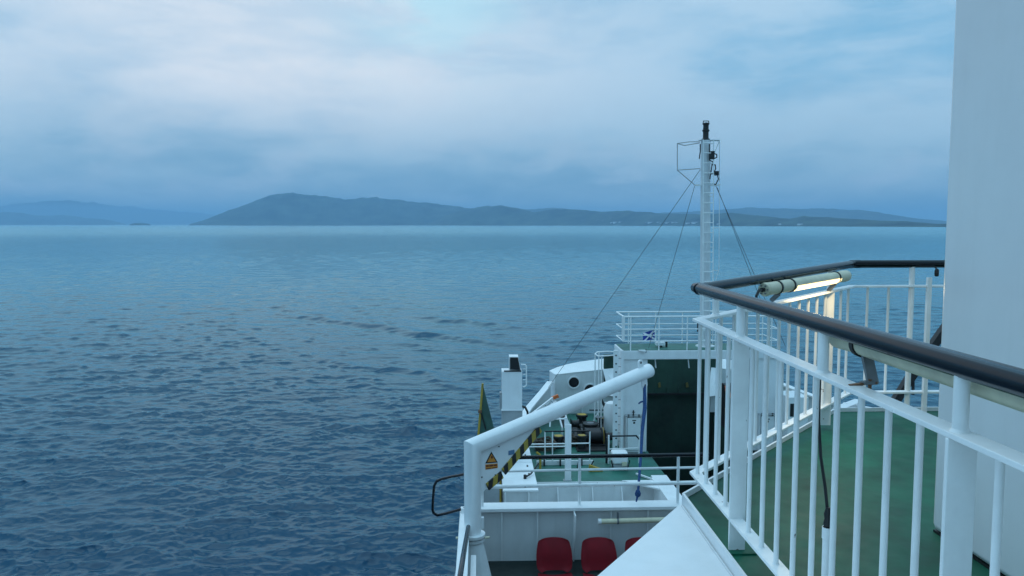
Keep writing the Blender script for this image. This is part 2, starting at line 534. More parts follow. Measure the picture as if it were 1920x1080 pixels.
def build_sea():
    H = EYE.z
    # rings: fine where the camera sees single waves, coarse towards the horizon
    rr = [0.0, 8.0, 16.0, 22.0]
    r = 25.0
    while r < 2600:
        rr.append(r)
        r += 0.055 * (r / 28.0) ** 1.5
    while r < 26000:
        rr.append(r)
        r *= 1.25
    rr.append(30000.0)
    rr = np.array(rr)
    mid = -YAW
    fov = R(35)
    dense = np.linspace(-fov - 0.02, fov + 0.02, 1040)
    wide = np.linspace(fov + 0.02, 2 * math.pi - fov - 0.02, 90)[1:-1]
    th = np.concatenate([dense, wide])                          # clockwise from the view axis
    A, RR = np.meshgrid(th, rr)
    X = RR * np.sin(A + YAW)
    Y = RR * np.cos(A + YAW)
    dr = np.gradient(rr)[:, None] * np.ones_like(A)
    da = np.gradient(th)[None, :] * RR
    sp = np.maximum(dr * 0.8, da * 1.2)
    Z = np.zeros_like(X)
    DX = np.zeros_like(X)
    DY = np.zeros_like(X)
    # slow patches of rougher and calmer water
    G = np.zeros_like(X)
    for _ in range(9):
        k = 2 * math.pi / rng.uniform(35, 140)
        a = rng.uniform(0, 2 * math.pi)
        G += np.sin(k * (X * math.cos(a) + Y * math.sin(a) * 0.6) + rng.uniform(0, 6.28))
    G2 = np.zeros_like(X)
    for _ in range(16):                       # wave groups: short steep patches between calmer ones
        k = 2 * math.pi / rng.uniform(3, 14)
        a = rng.uniform(0, 2 * math.pi)
        G2 += np.sin(k * (X * math.cos(a) + Y * math.sin(a)) + rng.uniform(0, 6.28))
    G = (1.0 + 0.13 * G) * np.exp(0.10 * G2)
    G = np.clip(G, 0.4, 1.55)
    n_w = 140
    lam = np.exp(np.linspace(math.log(0.27), math.log(9), n_w)) * rng.uniform(0.93, 1.07, n_w)
    for L in lam:
        ang = R(-97) + rng.normal(0, 0.7)
        k = 2 * math.pi / L
        slope = 0.0255 * (1.0 if L < 1.2 else (1.2 / L) ** 0.75) * (1.0 if L > 0.5 else (L / 0.5) ** 0.7)
        amp = slope / k
        w = np.clip(L / (sp * 2.4) - 0.6, 0, 1)
        ph = k * (X * math.cos(ang) + Y * math.sin(ang)) + rng.uniform(0, 6.28)
        g = w * amp * (G if L < 6 else 1.0)
        Z += g * np.cos(ph)
        s = g * np.sin(ph)
        DX -= 1.5 * s * math.cos(ang)
        DY -= 1.5 * s * math.sin(ang)

    # wash thrown off by the bow, long low ridges to port
    def ridge(pixels, h, wid):
        P = [at(px, py, z=-H) for px, py in pixels]
        best = np.full(X.shape, 1e9)
        tt = np.zeros_like(X)
        n = len(P) - 1
        for i in range(n):
            a_, b_ = P[i], P[i + 1]
            d = b_ - a_
            L2 = d.x * d.x + d.y * d.y
            t_ = np.clip(((X - a_.x) * d.x + (Y - a_.y) * d.y) / L2, 0, 1)
            ex, ey = X - (a_.x + t_ * d.x), Y - (a_.y + t_ * d.y)
            nx, ny = -d.y, d.x
            sgn = np.sign(ex * nx + ey * ny)
            dist = np.sqrt(ex * ex + ey * ey)
            m_ = dist < np.abs(best)
            best = np.where(m_, dist * sgn, best)
            tt = np.where(m_, (i + t_) / n, tt)
        env = np.sin(math.pi * np.clip(tt, 0.02, 0.98)) ** 0.7
        best = best + 0.5 * np.sin(tt * 9.0) + 0.2 * np.sin(tt * 23.0 + 1.0)
        wob = 1 + 0.22 * np.sin(tt * 29.0 + 2.0) + 0.18 * np.sin(tt * 63.0)
        return h * env * wob * (np.exp(-(best / wid) ** 2) - 0.55 * np.exp(-((best + wid * 1.6) / (wid * 1.2)) ** 2))

    Z += ridge([(520, 588), (600, 596), (700, 611), (790, 627), (880, 634), (1000, 652)], 0.27, 1.3)
    Z += ridge([(760, 588), (840, 600), (930, 609), (1010, 618)], 0.2, 1.4)
    Z += ridge([(560, 660), (690, 690), (800, 700), (900, 735)], 0.14, 0.8)
    Z += ridge([(560, 790), (680, 800), (780, 812), (880, 800)], 0.16, 0.7)
    X2, Y2 = X + DX, Y + DY
    Z[:3] = -0.3
    co = np.stack([X2, Y2, Z], -1).reshape(-1, 3)
    nr, nt = X.shape
    i = np.arange(nr - 1)[:, None] * nt
    j = np.arange(nt)[None, :]
    j2 = (j + 1) % nt
    q = np.stack([i + j, i + nt + j, i + nt + j2, i + j2], -1).reshape(-1, 4)
    m = bpy.data.meshes.new('sea')
    m.vertices.add(len(co))
    m.vertices.foreach_set('co', co.astype(np.float32).ravel())
    m.loops.add(q.size)
    m.loops.foreach_set('vertex_index', q.astype(np.int32).ravel())
    m.polygons.add(len(q))
    m.polygons.foreach_set('loop_start', np.arange(0, q.size, 4, dtype=np.int32))
    m.update(calc_edges=True)
    m.shade_smooth()
    if m.polygons[len(q) // 2].normal.z < 0:
        m.flip_normals()
    m.materials.append(sea_material())
    o = bpy.data.objects.new('sea', m)
    COL.objects.link(o)
    tag(o, 'dark blue rippled sea reaching to the far shore', None, None, 'structure')


build_sea()

# ------------------------------------------------------------------ hills on the far shore
def hill_mat(name, col):
    m, t, p = new_mat(name)
    geo = N(t, 'ShaderNodeNewGeometry')
    n = N(t, 'ShaderNodeTexNoise', inp={'Scale': 0.006, 'Detail': 8, 'Roughness': 0.65})
    t.links.new(geo.outputs['Position'], n.inputs['Vector'])
    rp = ramp(t, [(0.35, tuple(c * 0.3 for c in col)), (0.65, tuple(c * 2.3 for c in col))])
    t.links.new(n.outputs['Fac'], rp.inputs[0])
    t.links.new(rp.outputs[0], p.inputs['Base Color'])
    p.inputs['Roughness'].default_value = 0.95
    p.inputs['Specular IOR Level'].default_value = 0.1
    return m


M['hill'] = hill_mat('moorland', (0.035, 0.045, 0.030))
M['hill2'] = hill_mat('far_moorland', (0.04, 0.045, 0.035))


def hill(name, label, prof, dist, depth, mat, rough=0.2, nx=260, ny=26):
    """prof: (pixel x, pixel y of the skyline); dist: metres to the shore at the left and right end"""
    xs = [p[0] for p in prof]
    vs_, fs = [], []
    for i in range(nx):
        t = i / (nx - 1)
        px = xs[0] + (xs[-1] - xs[0]) * t
        py = float(np.interp(px, xs, [p[1] for p in prof]))
        D = float(np.interp(px, [d[0] for d in dist], [d[1] for d in dist]))
        dirv = _f * F_PX + _r * (px - 960) - _u * (420 - 540)
        dirv = V((dirv.x, dirv.y, 0)).normalized()
        ridge_d = D + depth * 0.45
        top = max(0.0, (420 - py) / F_PX * ridge_d + EYE.z)
        for j in range(ny):
            s = j / (ny - 1)
            d = D + depth * s
            x, y = dirv.x * d, dirv.y * d
            bell = math.sin(min(1, s / 0.45) * math.pi / 2) ** 1.25 if s < 0.45 else math.cos((s - 0.45) / 0.55 * math.pi / 2)
            nz = mnoise.fractal(V((x * 0.0022, y * 0.0022, 3.7)), 0.9, 2.1, 5)
            nz2 = mnoise.fractal(V((x * 0.012, y * 0.012, 9.1)), 0.9, 2.0, 4)
            h = top * bell * (1 + rough * nz * (1.0 if s < 0.4 else 0.35)) + nz2 * top * 0.05 * bell
            vs_.append((x, y, h - EYE.z - (0.6 if j in (0, ny - 1) else 0)))
    for i in range(nx - 1):
        for j in range(ny - 1):
            a = i * ny + j
            fs.append((a, a + ny, a + ny + 1, a + 1))
    b = B().add(vs_, fs)
    o = solo(name, b, mat, (0, 0, -EYE.z), label, None, None, 'structure')
    return o


hill('far_hills', 'faint grey hills fading out at the far left',
     [(-500, 398), (-200, 391), (0, 392), (60, 386), (130, 382), (190, 387), (250, 391), (300, 397), (360, 401), (420, 405), (520, 411), (640, 419)],
     [(-500, 23000), (640, 23000)], 2500, M['hill2'])
hill('low_coast', 'low dark coast below the faint hills at left',
     [(-500, 412), (-200, 406), (0, 402), (40, 402), (75, 408), (120, 406), (160, 410), (200, 413), (235, 420)],
     [(-500, 15000), (235, 15000)], 1200, M['hill'], 0.2)
hill('islet', 'tiny low islet off the far left shore', [(243, 420.5), (252, 418.5), (264, 417.6), (276, 419), (282, 420.5)], [(243, 9000), (282, 9000)], 150, M['hill'], 0.2, 40, 10)
hill('main_hill', 'broad dark blue hill at centre left of the skyline',
     [(355, 420), (380, 414), (430, 397), (470, 383), (495, 373), (515, 368), (545, 367), (575, 370), (620, 372), (660, 376), (705, 371), (745, 376), (800, 381), (850, 388), (900, 394), (960, 402), (1040, 411), (1120, 420)],
     [(355, 8600), (1120, 8600)], 2200, M['hill'])
hill('wooded_ridge', 'long low wooded ridge above the distant village',
     [(800, 420), (840, 403), (870, 393), (905, 387), (935, 385), (965, 390), (1000, 397), (1045, 392), (1090, 395), (1130, 398), (1180, 396), (1230, 400), (1290, 402), (1340, 403), (1385, 402), (1420, 405), (1480, 411), (1505, 406), (1545, 408), (1600, 411), (1650, 415), (1700, 416), (1760, 420), (1850, 418), (2000, 415), (2200, 417), (2400, 421)],
     [(800, 7900), (1100, 7000), (1400, 5200), (1770, 3900), (2400, 3700)], 1300, M['hill'], 0.18, 420, 24)
hill('back_hills', 'pale hazy hills behind the wooded ridge at right',
     [(900, 410), (980, 392), (1040, 390), (1120, 398), (1200, 402), (1300, 397), (1400, 391), (1480, 393), (1560, 394), (1610, 396), (1660, 403), (1720, 411), (1775, 415), (1850, 412), (2000, 404), (2200, 408), (2400, 420)],
     [(900, 10500), (2400, 9500)], 2400, M['hill2'])

# white houses of the village on the shore: tiny, but each its own house
hb = B()
hb.bx(-8, 8, -4, 4, 0, 7)
roof = B()
roof.prism([(-8.4, -4.6, 7), (-8.4, 4.6, 7), (-8.4, 0, 11)], (16.8, 0, 0))
hm = hb.mesh('house_walls', M['house'])
rm = roof.mesh('house_roof', M['slate'])
house_px = [(1053, 418.5), (1066, 419), (1080, 417), (1095, 416)] + [(1098 + i * 4.3 + random.uniform(-1, 1), 412 + random.uniform(-1.8, 3.2)) for i in range(13)] + \
           [(1150 + i * 7 + random.uniform(-2, 2), 418.6 + random.uniform(-1.5, 0.6)) for i in range(18)] + [(1290, 420), (1304, 419), (940, 417.5), (1348, 421), (1462, 420.5), (1500, 421.5)]
for px, py in house_px:
    D = float(np.interp(px, [800, 1100, 1400, 1770], [7900, 7000, 5200, 3900])) + 30
    d = at(px, 424, z=-EYE.z)
    dirv = V((d.x, d.y, 0)).normalized()
    base_h = max(0.0, (420.0 - py) / F_PX * D + 11.0)
    s_ = min(0.42, base_h / 130 + 0.02)
    p = dirv * (D + 1300 * 0.45 * s_)
    o = bpy.data.objects.new('house', hm)
    COL.objects.link(o)
    o.location = (p.x, p.y, max(1.0, base_h * 0.9))
    k = random.uniform(1.1, 2.3)
    o.scale = (k * random.uniform(0.8, 1.8), k, k * 0.9)
    o.rotation_euler = (0, 0, random.uniform(-0.5, 0.5))
    tag(o, 'tiny white house of the village on the distant shore', 'house', 'houses of the distant village')
    r_ = bpy.data.objects.new('roof', rm)
    COL.objects.link(r_)
    r_.parent = o

# ------------------------------------------------------------------ the ship: hull and decks
SX = 6.93                                    # the ship's centreline
PASS_Z, MOOR_Z, UP_Z, PIT_Z = -4.45, -7.2, -1.5, -10.6
plan = [(-0.27, -14), (-0.27, 10.0), (-0.22, 13.0), (-0.05, 17.0), (0.35, 20.5), (0.95, 23.8), (1.60, 26.5), (2.25, 28.7), (2.62, 29.9)]
mirror = [(2 * SX - x, y) for x, y in plan]


def strip(poly, z0, z1, th, closed=False):
    """upright plating along a plan line"""
    b = B()
    n = len(poly)
    inner = []
    for i, (x, y) in enumerate(poly):
        a = V(poly[max(0, i - 1)])
        c = V(poly[min(n - 1, i + 1)])
        d = (c - a).normalized()
        inner.append((x + d.y * th, y - d.x * th))
    for i in range(n - 1):
        za = z0[i] if isinstance(z0, list) else z0
        zb = z0[i + 1] if isinstance(z0, list) else z0
        ta = z1[i] if isinstance(z1, list) else z1
        tb = z1[i + 1] if isinstance(z1, list) else z1
        p, q, pi, qi = poly[i], poly[i + 1], inner[i], inner[i + 1]
        b.add([(*p, za), (*q, zb), (*qi, zb), (*pi, za), (*p, ta), (*q, tb), (*qi, tb), (*pi, ta)],
              [(0, 1, 5, 4), (2, 3, 7, 6), (4, 5, 6, 7), (0, 3, 2, 1)] + ([(0, 4, 7, 3)] if i == 0 else []) + ([(1, 2, 6, 5)] if i == n - 2 else []))
    return b


hull = thing('ferry_hull', 'white steel side of the ferry running forward to the bow', 'hull', (SX, 8, -EYE.z + 0.5))
part('side_plating', strip(plan, -EYE.z - 1, [-4.5, -4.5, -4.5, -5.6, -6.3, -6.25, -6.2, -6.1, -6.0], 0.05), M['hull'], hull)
part('side_plating', strip(mirror, -EYE.z - 1, [-4.5, -4.5, -4.5, -5.6, -6.3, -6.25, -6.2, -6.1, -6.0], -0.05), M['hull'], hull)
stem = [(2.62, 29.95), (3.6, 30.9), (4.86, 31.5)]
part('bow_plating', strip(stem, -EYE.z - 1, -7.3, 0.05), M['hull'], hull)
part('bow_plating', strip([(2 * SX - x, y) for x, y in stem], -EYE.z - 1, -7.3, -0.05), M['hull'], hull)
# bulwark rail along the port side of the mooring deck
rail_line = [(x + 0.03, y, z) for (x, y), z in zip(plan[4:], (-6.28, -6.23, -6.18, -6.08, -5.98))]
cap = B()
for a, b_ in zip(rail_line[:-1], rail_line[1:]):
    cap.beam(a, b_, 0.24, 0.06)
part('bulwark_cap', cap, M['white'], hull)
cap = B()
for a, b_ in zip(rail_line[:-1], rail_line[1:]):
    cap.beam((2 * SX - a[0], *a[1:]), (2 * SX - b_[0], *b_[1:]), 0.24, 0.06)
part('bulwark_cap', cap, M['white'], hull)

TX0, TX1 = 5.30, 9.0                         # the vehicle trunk between the two mooring decks
BULK_Y = 21.75
# mooring decks left and right of the vehicle trunk
dk = B().prism([(0.5, BULK_Y, MOOR_Z), (TX0, BULK_Y, MOOR_Z), (TX0, 30.6, MOOR_Z), (3.4, 30.6, MOOR_Z), (2.6, 29.8, MOOR_Z), (1.6, 26.5, MOOR_Z), (0.95, 23.8, MOOR_Z)], (0, 0, -0.12))
solo('mooring_deck', dk, M['green_low'], (3, 25, MOOR_Z), 'green mooring deck to port of the ramp', None, None, 'structure')
dk = B().prism([(2 * SX - x, y, MOOR_Z) for x, y in ((4.85, 12.0), (0.0, 12.0), (0.5, BULK_Y), (0.95, 23.8), (1.6, 26.5), (2.6, 29.8), (3.4, 30.6), (4.85, 30.6))], (0, 0, -0.12))
solo('mooring_deck', dk, M['green_low'], (11, 25, MOOR_Z), 'green mooring deck to starboard of the ramp', None, None, 'structure')
# vehicle deck at the bottom of the trunk and its side walls
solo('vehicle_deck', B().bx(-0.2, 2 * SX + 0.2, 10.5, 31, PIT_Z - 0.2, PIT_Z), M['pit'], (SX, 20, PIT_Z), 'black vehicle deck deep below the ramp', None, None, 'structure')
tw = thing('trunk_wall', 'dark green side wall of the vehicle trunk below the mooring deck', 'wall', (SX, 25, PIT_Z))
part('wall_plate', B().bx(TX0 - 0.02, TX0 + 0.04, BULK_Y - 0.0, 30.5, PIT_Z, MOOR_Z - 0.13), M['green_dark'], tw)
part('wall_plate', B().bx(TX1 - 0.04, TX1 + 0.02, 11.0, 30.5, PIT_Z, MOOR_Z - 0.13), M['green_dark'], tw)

# aft face of the mooring deck with its stiffeners and the raised coaming beside the trunk
bk = thing('deck_bulkhead', 'white bulkhead with stiffeners below the edge of the green mooring deck', 'bulkhead', (3, BULK_Y - 0.1, PIT_Z))
part('plate', B().bx(0.4, TX0 - 0.45, BULK_Y - 0.05, BULK_Y, PIT_Z, MOOR_Z + 0.03), M['white_old'], bk)
for px in (1006, 1045, 1110, 1165):
    p = at(px, 930, y=BULK_Y - 0.1)
    part('stiffener', B().prism([(p.x, BULK_Y - 0.05, MOOR_Z - 0.1), (p.x, BULK_Y - 0.05, PIT_Z), (p.x, BULK_Y - 0.30, PIT_Z), (p.x, BULK_Y - 0.28, MOOR_Z - 0.55)], (0.03, 0, 0)), M['white'], bk)
part('coaming', B().bx(TX0 - 0.45, TX0, 14.0, BULK_Y + 0.4, MOOR_Z - 0.6, MOOR_Z + 0.06), M['white'], bk, 0.01)
part('gusset', B().prism([(TX0 - 0.45, BULK_Y, MOOR_Z + 0.05), (TX0 - 1.35, BULK_Y, MOOR_Z + 0.05), (TX0 - 0.45, BULK_Y - 0.75, MOOR_Z + 0.05)], (0, 0, -0.04)), M['white'], bk)
part('floor_plate', B().bx(0.4, TX0 - 0.45, 12.0, BULK_Y - 0.31, MOOR_Z - 1.6, MOOR_Z - 1.5), M['white_old'], bk)

# passenger deck and its bulwark
solo('passenger_deck', B().bx(-0.25, 9.0, -4, 10.32, PASS_Z - 0.15, PASS_Z), M['deck_dark'], (2, 8, PASS_Z), 'dark passenger deck under the red seats', None, None, 'structure')
solo('deckhouse', B().bx(1.9, 12.0, -6, 3.6, PASS_Z + 0.003, UP_Z - 0.16), M['white'], (4, 0, PASS_Z), 'white deckhouse under the upper deck', 'deckhouse')

BY = 10.3
bw = thing('bulwark', 'white steel bulwark with broad top cap behind the red seats', 'bulwark', (1.4, BY, PASS_Z))
zc = at(1100, 946, y=BY).z
part('plate', B().bx(-0.2, 5.2, BY - 0.03, BY + 0.03, PASS_Z, zc - 0.05), M['white_old'], bw)
part('cap', B().bx(-0.16, 5.2, BY - 0.12, BY + 0.13, zc - 0.045, zc), M['white'], bw, 0.006)
for px, dep in ((940, 0.05), (1007, 0.05), (1074, 0.26), (1144, 0.05), (1213, 0.05), (1282, 0.05)):
    p = at(px, 1000, y=BY - 0.05)
    part('stiffener', B().prism([(p.x, BY - 0.03, PASS_Z + 0.01), (p.x, BY - 0.03 - dep * 0.3, PASS_Z + 0.01), (p.x, BY - 0.03 - dep, zc - 0.14), (p.x, BY - 0.03 - dep, zc - 0.046), (p.x, BY - 0.03, zc - 0.046)], (0.014, 0, 0)), M['white'], bw)

# rail standing on that bulwark
br = thing('bulwark_rail', 'white guard rail with black top rail on the bulwark above the red seats', 'railing', (1.4, BY, zc))


def px_line(y, pts, Y):
    return [at(px, py, y=Y) for px, py in pts]


part('handrail', B().tube([at(958, 858, y=BY), at(1330, 852, y=BY)], 0.026, 12), M['black_rail'], br)
part('middle_rail', B().tube([at(926, 884, y=BY), at(1330, 876, y=BY)], 0.016, 10), M['white_rail'], br)
part('lower_rail', B().tube([at(908, 913, y=BY), at(1340, 904, y=BY)], 0.027, 12), M['white_rail'], br)
for px, y0, r_ in ((904, 916, 0.02), (1087, 857, 0.02), (1272, 855, 0.02)):
    top = at(px, y0, y=BY)
    part('stanchion', B().tube([(top.x, BY, zc - 0.002), (top.x, BY, top.z)], r_, 10), M['white_rail'], br)

# side bulwark of the passenger deck with its black rail
sb = thing('side_bulwark', 'white side bulwark below the davit at the ship side', 'bulwark', (-0.2, 9, PASS_Z))
part('plate', B().bx(-0.268, -0.215, -4, 10.15, PASS_Z - 0.05, -3.68), M['white_old'], sb)
part('cap', B().prism([(-0.30, -4, -3.64), (-0.14, -4, -3.64), (-0.14, 10.1, -3.64), (-0.26, 10.1, -3.64)], (0, 0, -0.04)), M['white'], sb, 0.005)
part('inner_stringer', B().bx(-0.115, -0.055, 4, 8.95, -3.86, -3.80), M['white'], sb)
part('handrail', B().tube([at(878, 988, x=-0.135), at(869, 1040, x=-0.16), at(862, 1085, x=-0.175), (-0.18, 4, -3.40)], 0.024, 12), M['black_rail'], sb)

lp = thing('boarding_loop', 'black tubular grab loop sticking out over the ship side', 'grab rail', at(868, 930, y=9.9))
pts = [(872, 889), (845, 894), (828, 898), (819, 902), (814, 911), (812, 935), (811, 955), (813, 962), (820, 966), (835, 963), (872, 953)]
part('loop', B().tube([at(a, b_, y=9.9) for a, b_ in pts], 0.017, 10), M['black_rail'], lp)
lb_ = at(869, 956, y=9.9)
part('clamp', B().bx(lb_.x - 0.03, lb_.x + 0.04, 9.86, 9.94, -3.645, lb_.z + 0.03), M['white'], lp)

# ------------------------------------------------------------------ davit
DY_ = 9.45
ax = at(886, 900, y=DY_).x
z_fl = at(886, 1000, y=DY_).z
elbow = at(887, 838, y=DY_)
elbow.x = ax
tip = at(1216, 695, y=11.6)
dv = thing('davit', 'white tubular davit with gusset and hazard stripes reaching over the bulwark', 'davit', (ax, DY_, PASS_Z))
post = B().tube([(ax, DY_, z_fl), (ax, DY_, elbow.z), tuple(tip)], [0.102, 0.104, 0.100], 28)
part('post_and_boom', post, M['white'], dv)
part('flange', B().lathe((ax, DY_, z_fl - 0.035), [(0.15, 0), (0.152, 0.004), (0.152, 0.036), (0.148, 0.04)], 28), M['white'], dv)
part('flange', B().lathe((ax, DY_, z_fl - 0.095), [(0.13, 0), (0.145, 0.012), (0.145, 0.045), (0.11, 0.05)], 28), M['white_old'], dv)
part('pedestal', B().lathe((ax, DY_, PASS_Z), [(0.27, 0), (0.26, 0.02), (0.125, z_fl - PASS_Z - 0.10)], 24), M['white_old'], dv)
for s in (-1, 1):
    part('lock_bolt', B().tube([(ax + s * 0.14, DY_ - 0.03, z_fl - 0.045), (ax + s * 0.205, DY_ - 0.03, z_fl - 0.04)], 0.014, 8), M['cream'], dv)
part('hinge_plate', B().bx(ax + 0.10, ax + 0.135, DY_ - 0.02, DY_ + 0.02, z_fl + 0.06, z_fl + 0.2), M['white'], dv)
bd = (tip - elbow).normalized()
hd = V((bd.x, bd.y, 0)).normalized()         # direction of the gusset plane
nrm = V((hd.y, -hd.x, 0))                    # faces the photographer


def gp(px, py):
    """point on the gusset plane seen at a pixel"""
    d = _f * F_PX + _r * (px - 960) - _u * (py - 540)
    o = V((ax, DY_, 0))
    s = (o.dot(nrm)) / d.dot(nrm)
    return d * s


g = [gp(900, 828), gp(1040, 772), gp(1012, 798), gp(958, 858), gp(940, 885), gp(918, 908), gp(905, 922), gp(900, 934)]
# tuck the upper edge under the boom
part('gusset', B().prism([p + nrm * 0.012 for p in g], -nrm * 0.024), M['white'], dv)


def stripe_strip(p0, p1, w, n, name):
    """a folded flange along the gusset edge carrying hazard tape"""
    b = B()
    d = (p1 - p0).normalized()
    o = d.cross(nrm).normalized()
    if o.z > 0:
        o = -o                                # towards the outer edge, down and out
    K = 24
    vs_, fs, al = [], [], []
    for i in range(K + 1):
        p = p0 + (p1 - p0) * (i / K)
        for (s, q) in ((-0.5, 0), (0.5, 0), (0.5, 1), (-0.5, 1)):
            vs_.append(p + o * (s * w) + nrm * (0.0125 + 0.02 * q))
            al.append(i / K * n + s * 0.35)
    for i in range(K):
        for j in range(4):
            a = i * 4 + j
            c = i * 4 + (j + 1) % 4
            fs.append((a, c, c + 4, a + 4))
    b.add(vs_, fs)
    ob = part(name, b, M['hazard'], dv)
    at_ = ob.data.attributes.new('along', 'FLOAT', 'POINT')
    at_.data.foreach_set('value', al)
    return ob


stripe_strip(gp(942, 884), gp(1010, 803), 0.10, 4.6, 'hazard_band')
stripe_strip(gp(912, 912), gp(939, 889), 0.10, 1.5, 'hazard_band')
# warning sign: yellow triangle with black border over a small printed plate
tri = [gp(919.5, 846), gp(908, 868.5), gp(931.5, 866.5)]
cen = (tri[0] + tri[1] + tri[2]) / 3


def lift(pts, k, sc_=1.0):
    return [cen + (p - cen) * sc_ + nrm * k for p in pts]


sg = part('warning_sign', B().prism(lift(tri, 0.013, 1.12), nrm * 0.004), M['white'], dv)
part('border', B().prism(lift(tri, 0.0172, 1.0), nrm * 0.002), M['black'], sg)
part('triangle', B().prism(lift(tri, 0.0195, 0.70), nrm * 0.002), M['label_orange'], sg)
part('symbol', B().prism([gp(920, 853) + nrm * 0.0222, gp(918, 857) + nrm * 0.0222, gp(920, 860) + nrm * 0.0222, gp(922.3, 856.5) + nrm * 0.0222], nrm * 0.001), M['label_dark'], sg)
pl = [gp(908.5, 870.5), gp(931.5, 868.5), gp(931.5, 877), gp(909, 880)]
sp_ = part('text_plate', B().prism([p + nrm * 0.013 for p in pl], nrm * 0.004), M['label_orange'], dv)
for k0, k1, u0, u1 in ((0.16, 0.48, 0.04, 0.26), (0.16, 0.48, 0.3, 0.62), (0.16, 0.48, 0.66, 0.93), (0.76, 0.92, 0.05, 0.45), (0.76, 0.92, 0.52, 0.93)):
    q = []
    for u_, k_ in ((u0, k0), (u1, k0), (u1, k1), (u0, k1)):
        a = pl[0].lerp(pl[1], u_)
        c = pl[3].lerp(pl[2], u_)
        q.append(a.lerp(c, k_) + nrm * 0.0174)
    part('print', B().prism(q, nrm * 0.001), M['label_dark'], sp_)
part('maker_plate', B().prism([p + nrm * 0.013 for p in (gp(952, 845), gp(963, 842.5), gp(963, 851), gp(952, 853))], nrm * 0.004), M['blue_label'], dv)
for px, py in ((934, 837), (927, 890), (902, 894)):
    c = gp(px, py)
    part('bolt', B().tube([c + nrm * 0.012, c + nrm * 0.022], 0.008, 8), M['black'], dv)
# lifting lugs at the head of the boom
up_b = V((0, 0, 1)) - bd * bd.z
up_b.normalize()


def lug(base, sgn, L, w, name):
    b = B()
    pl_ = []
    ahead = bd
    for a_, h_ in ((-w, 0), (-w, L * 0.7), (-w * 0.7, L * 0.92), (0, L), (w * 0.7, L * 0.92), (w, L * 0.7), (w, 0)):
        pl_.append(base + ahead * a_ + up_b * (sgn * (0.085 + h_)))
    b.prism([p + nrm * 0.012 for p in pl_], -nrm * 0.024)
    o = part(name, b, M['white'], dv, 0.003)
    hc = base + up_b * (sgn * (0.085 + L * 0.66))
    part('eye', B().tube([hc + nrm * 0.0135, hc - nrm * 0.0135], 0.018, 10), M['black'], o)
    return hc


lug(tip - bd * 0.17, 1, 0.13, 0.055, 'top_lug')
eye = lug(tip - bd * 0.12, -1, 0.16, 0.06, 'hook_lug')
part('end_cap', B().tube([tip, tip + bd * 0.012], 0.104, 28), M['white'], dv)

# blue rope from the hook lug down to the bulwark
kn = at(1196, 926, y=BY - 0.02)
rp_pts = [eye - V((0, 0, 0.01)), at(1209, 765, y=11.3), at(1204, 810, y=11.05), at(1202, 850, y=10.8), at(1199, 890, y=10.55), kn, at(1193, 941, y=BY - 0.06)]
ropeo = thing('blue_rope', 'blue rope hanging from the davit head and knotted at the rail', 'rope', kn)
part('line', B().tube(rp_pts, [0.022, 0.029, 0.024, 0.020, 0.018, 0.017, 0.010], 8), M['rope_blue'], ropeo)
part('knot', B().lathe((kn.x, kn.y, kn.z - 0.045), [(0.012, 0), (0.036, 0.02), (0.042, 0.05), (0.03, 0.085), (0.018, 0.10)], 10), M['rope_blue'], ropeo)
p = at(1201, 754, y=11.3)
part('loose_end', B().tube([at(1208, 752, y=11.28), p, p + V((-0.03, 0, -0.025))], 0.012, 6), M['rope_blue'], ropeo)

# ------------------------------------------------------------------ red seats and the tube lamp on the bulwark
CY = 9.85


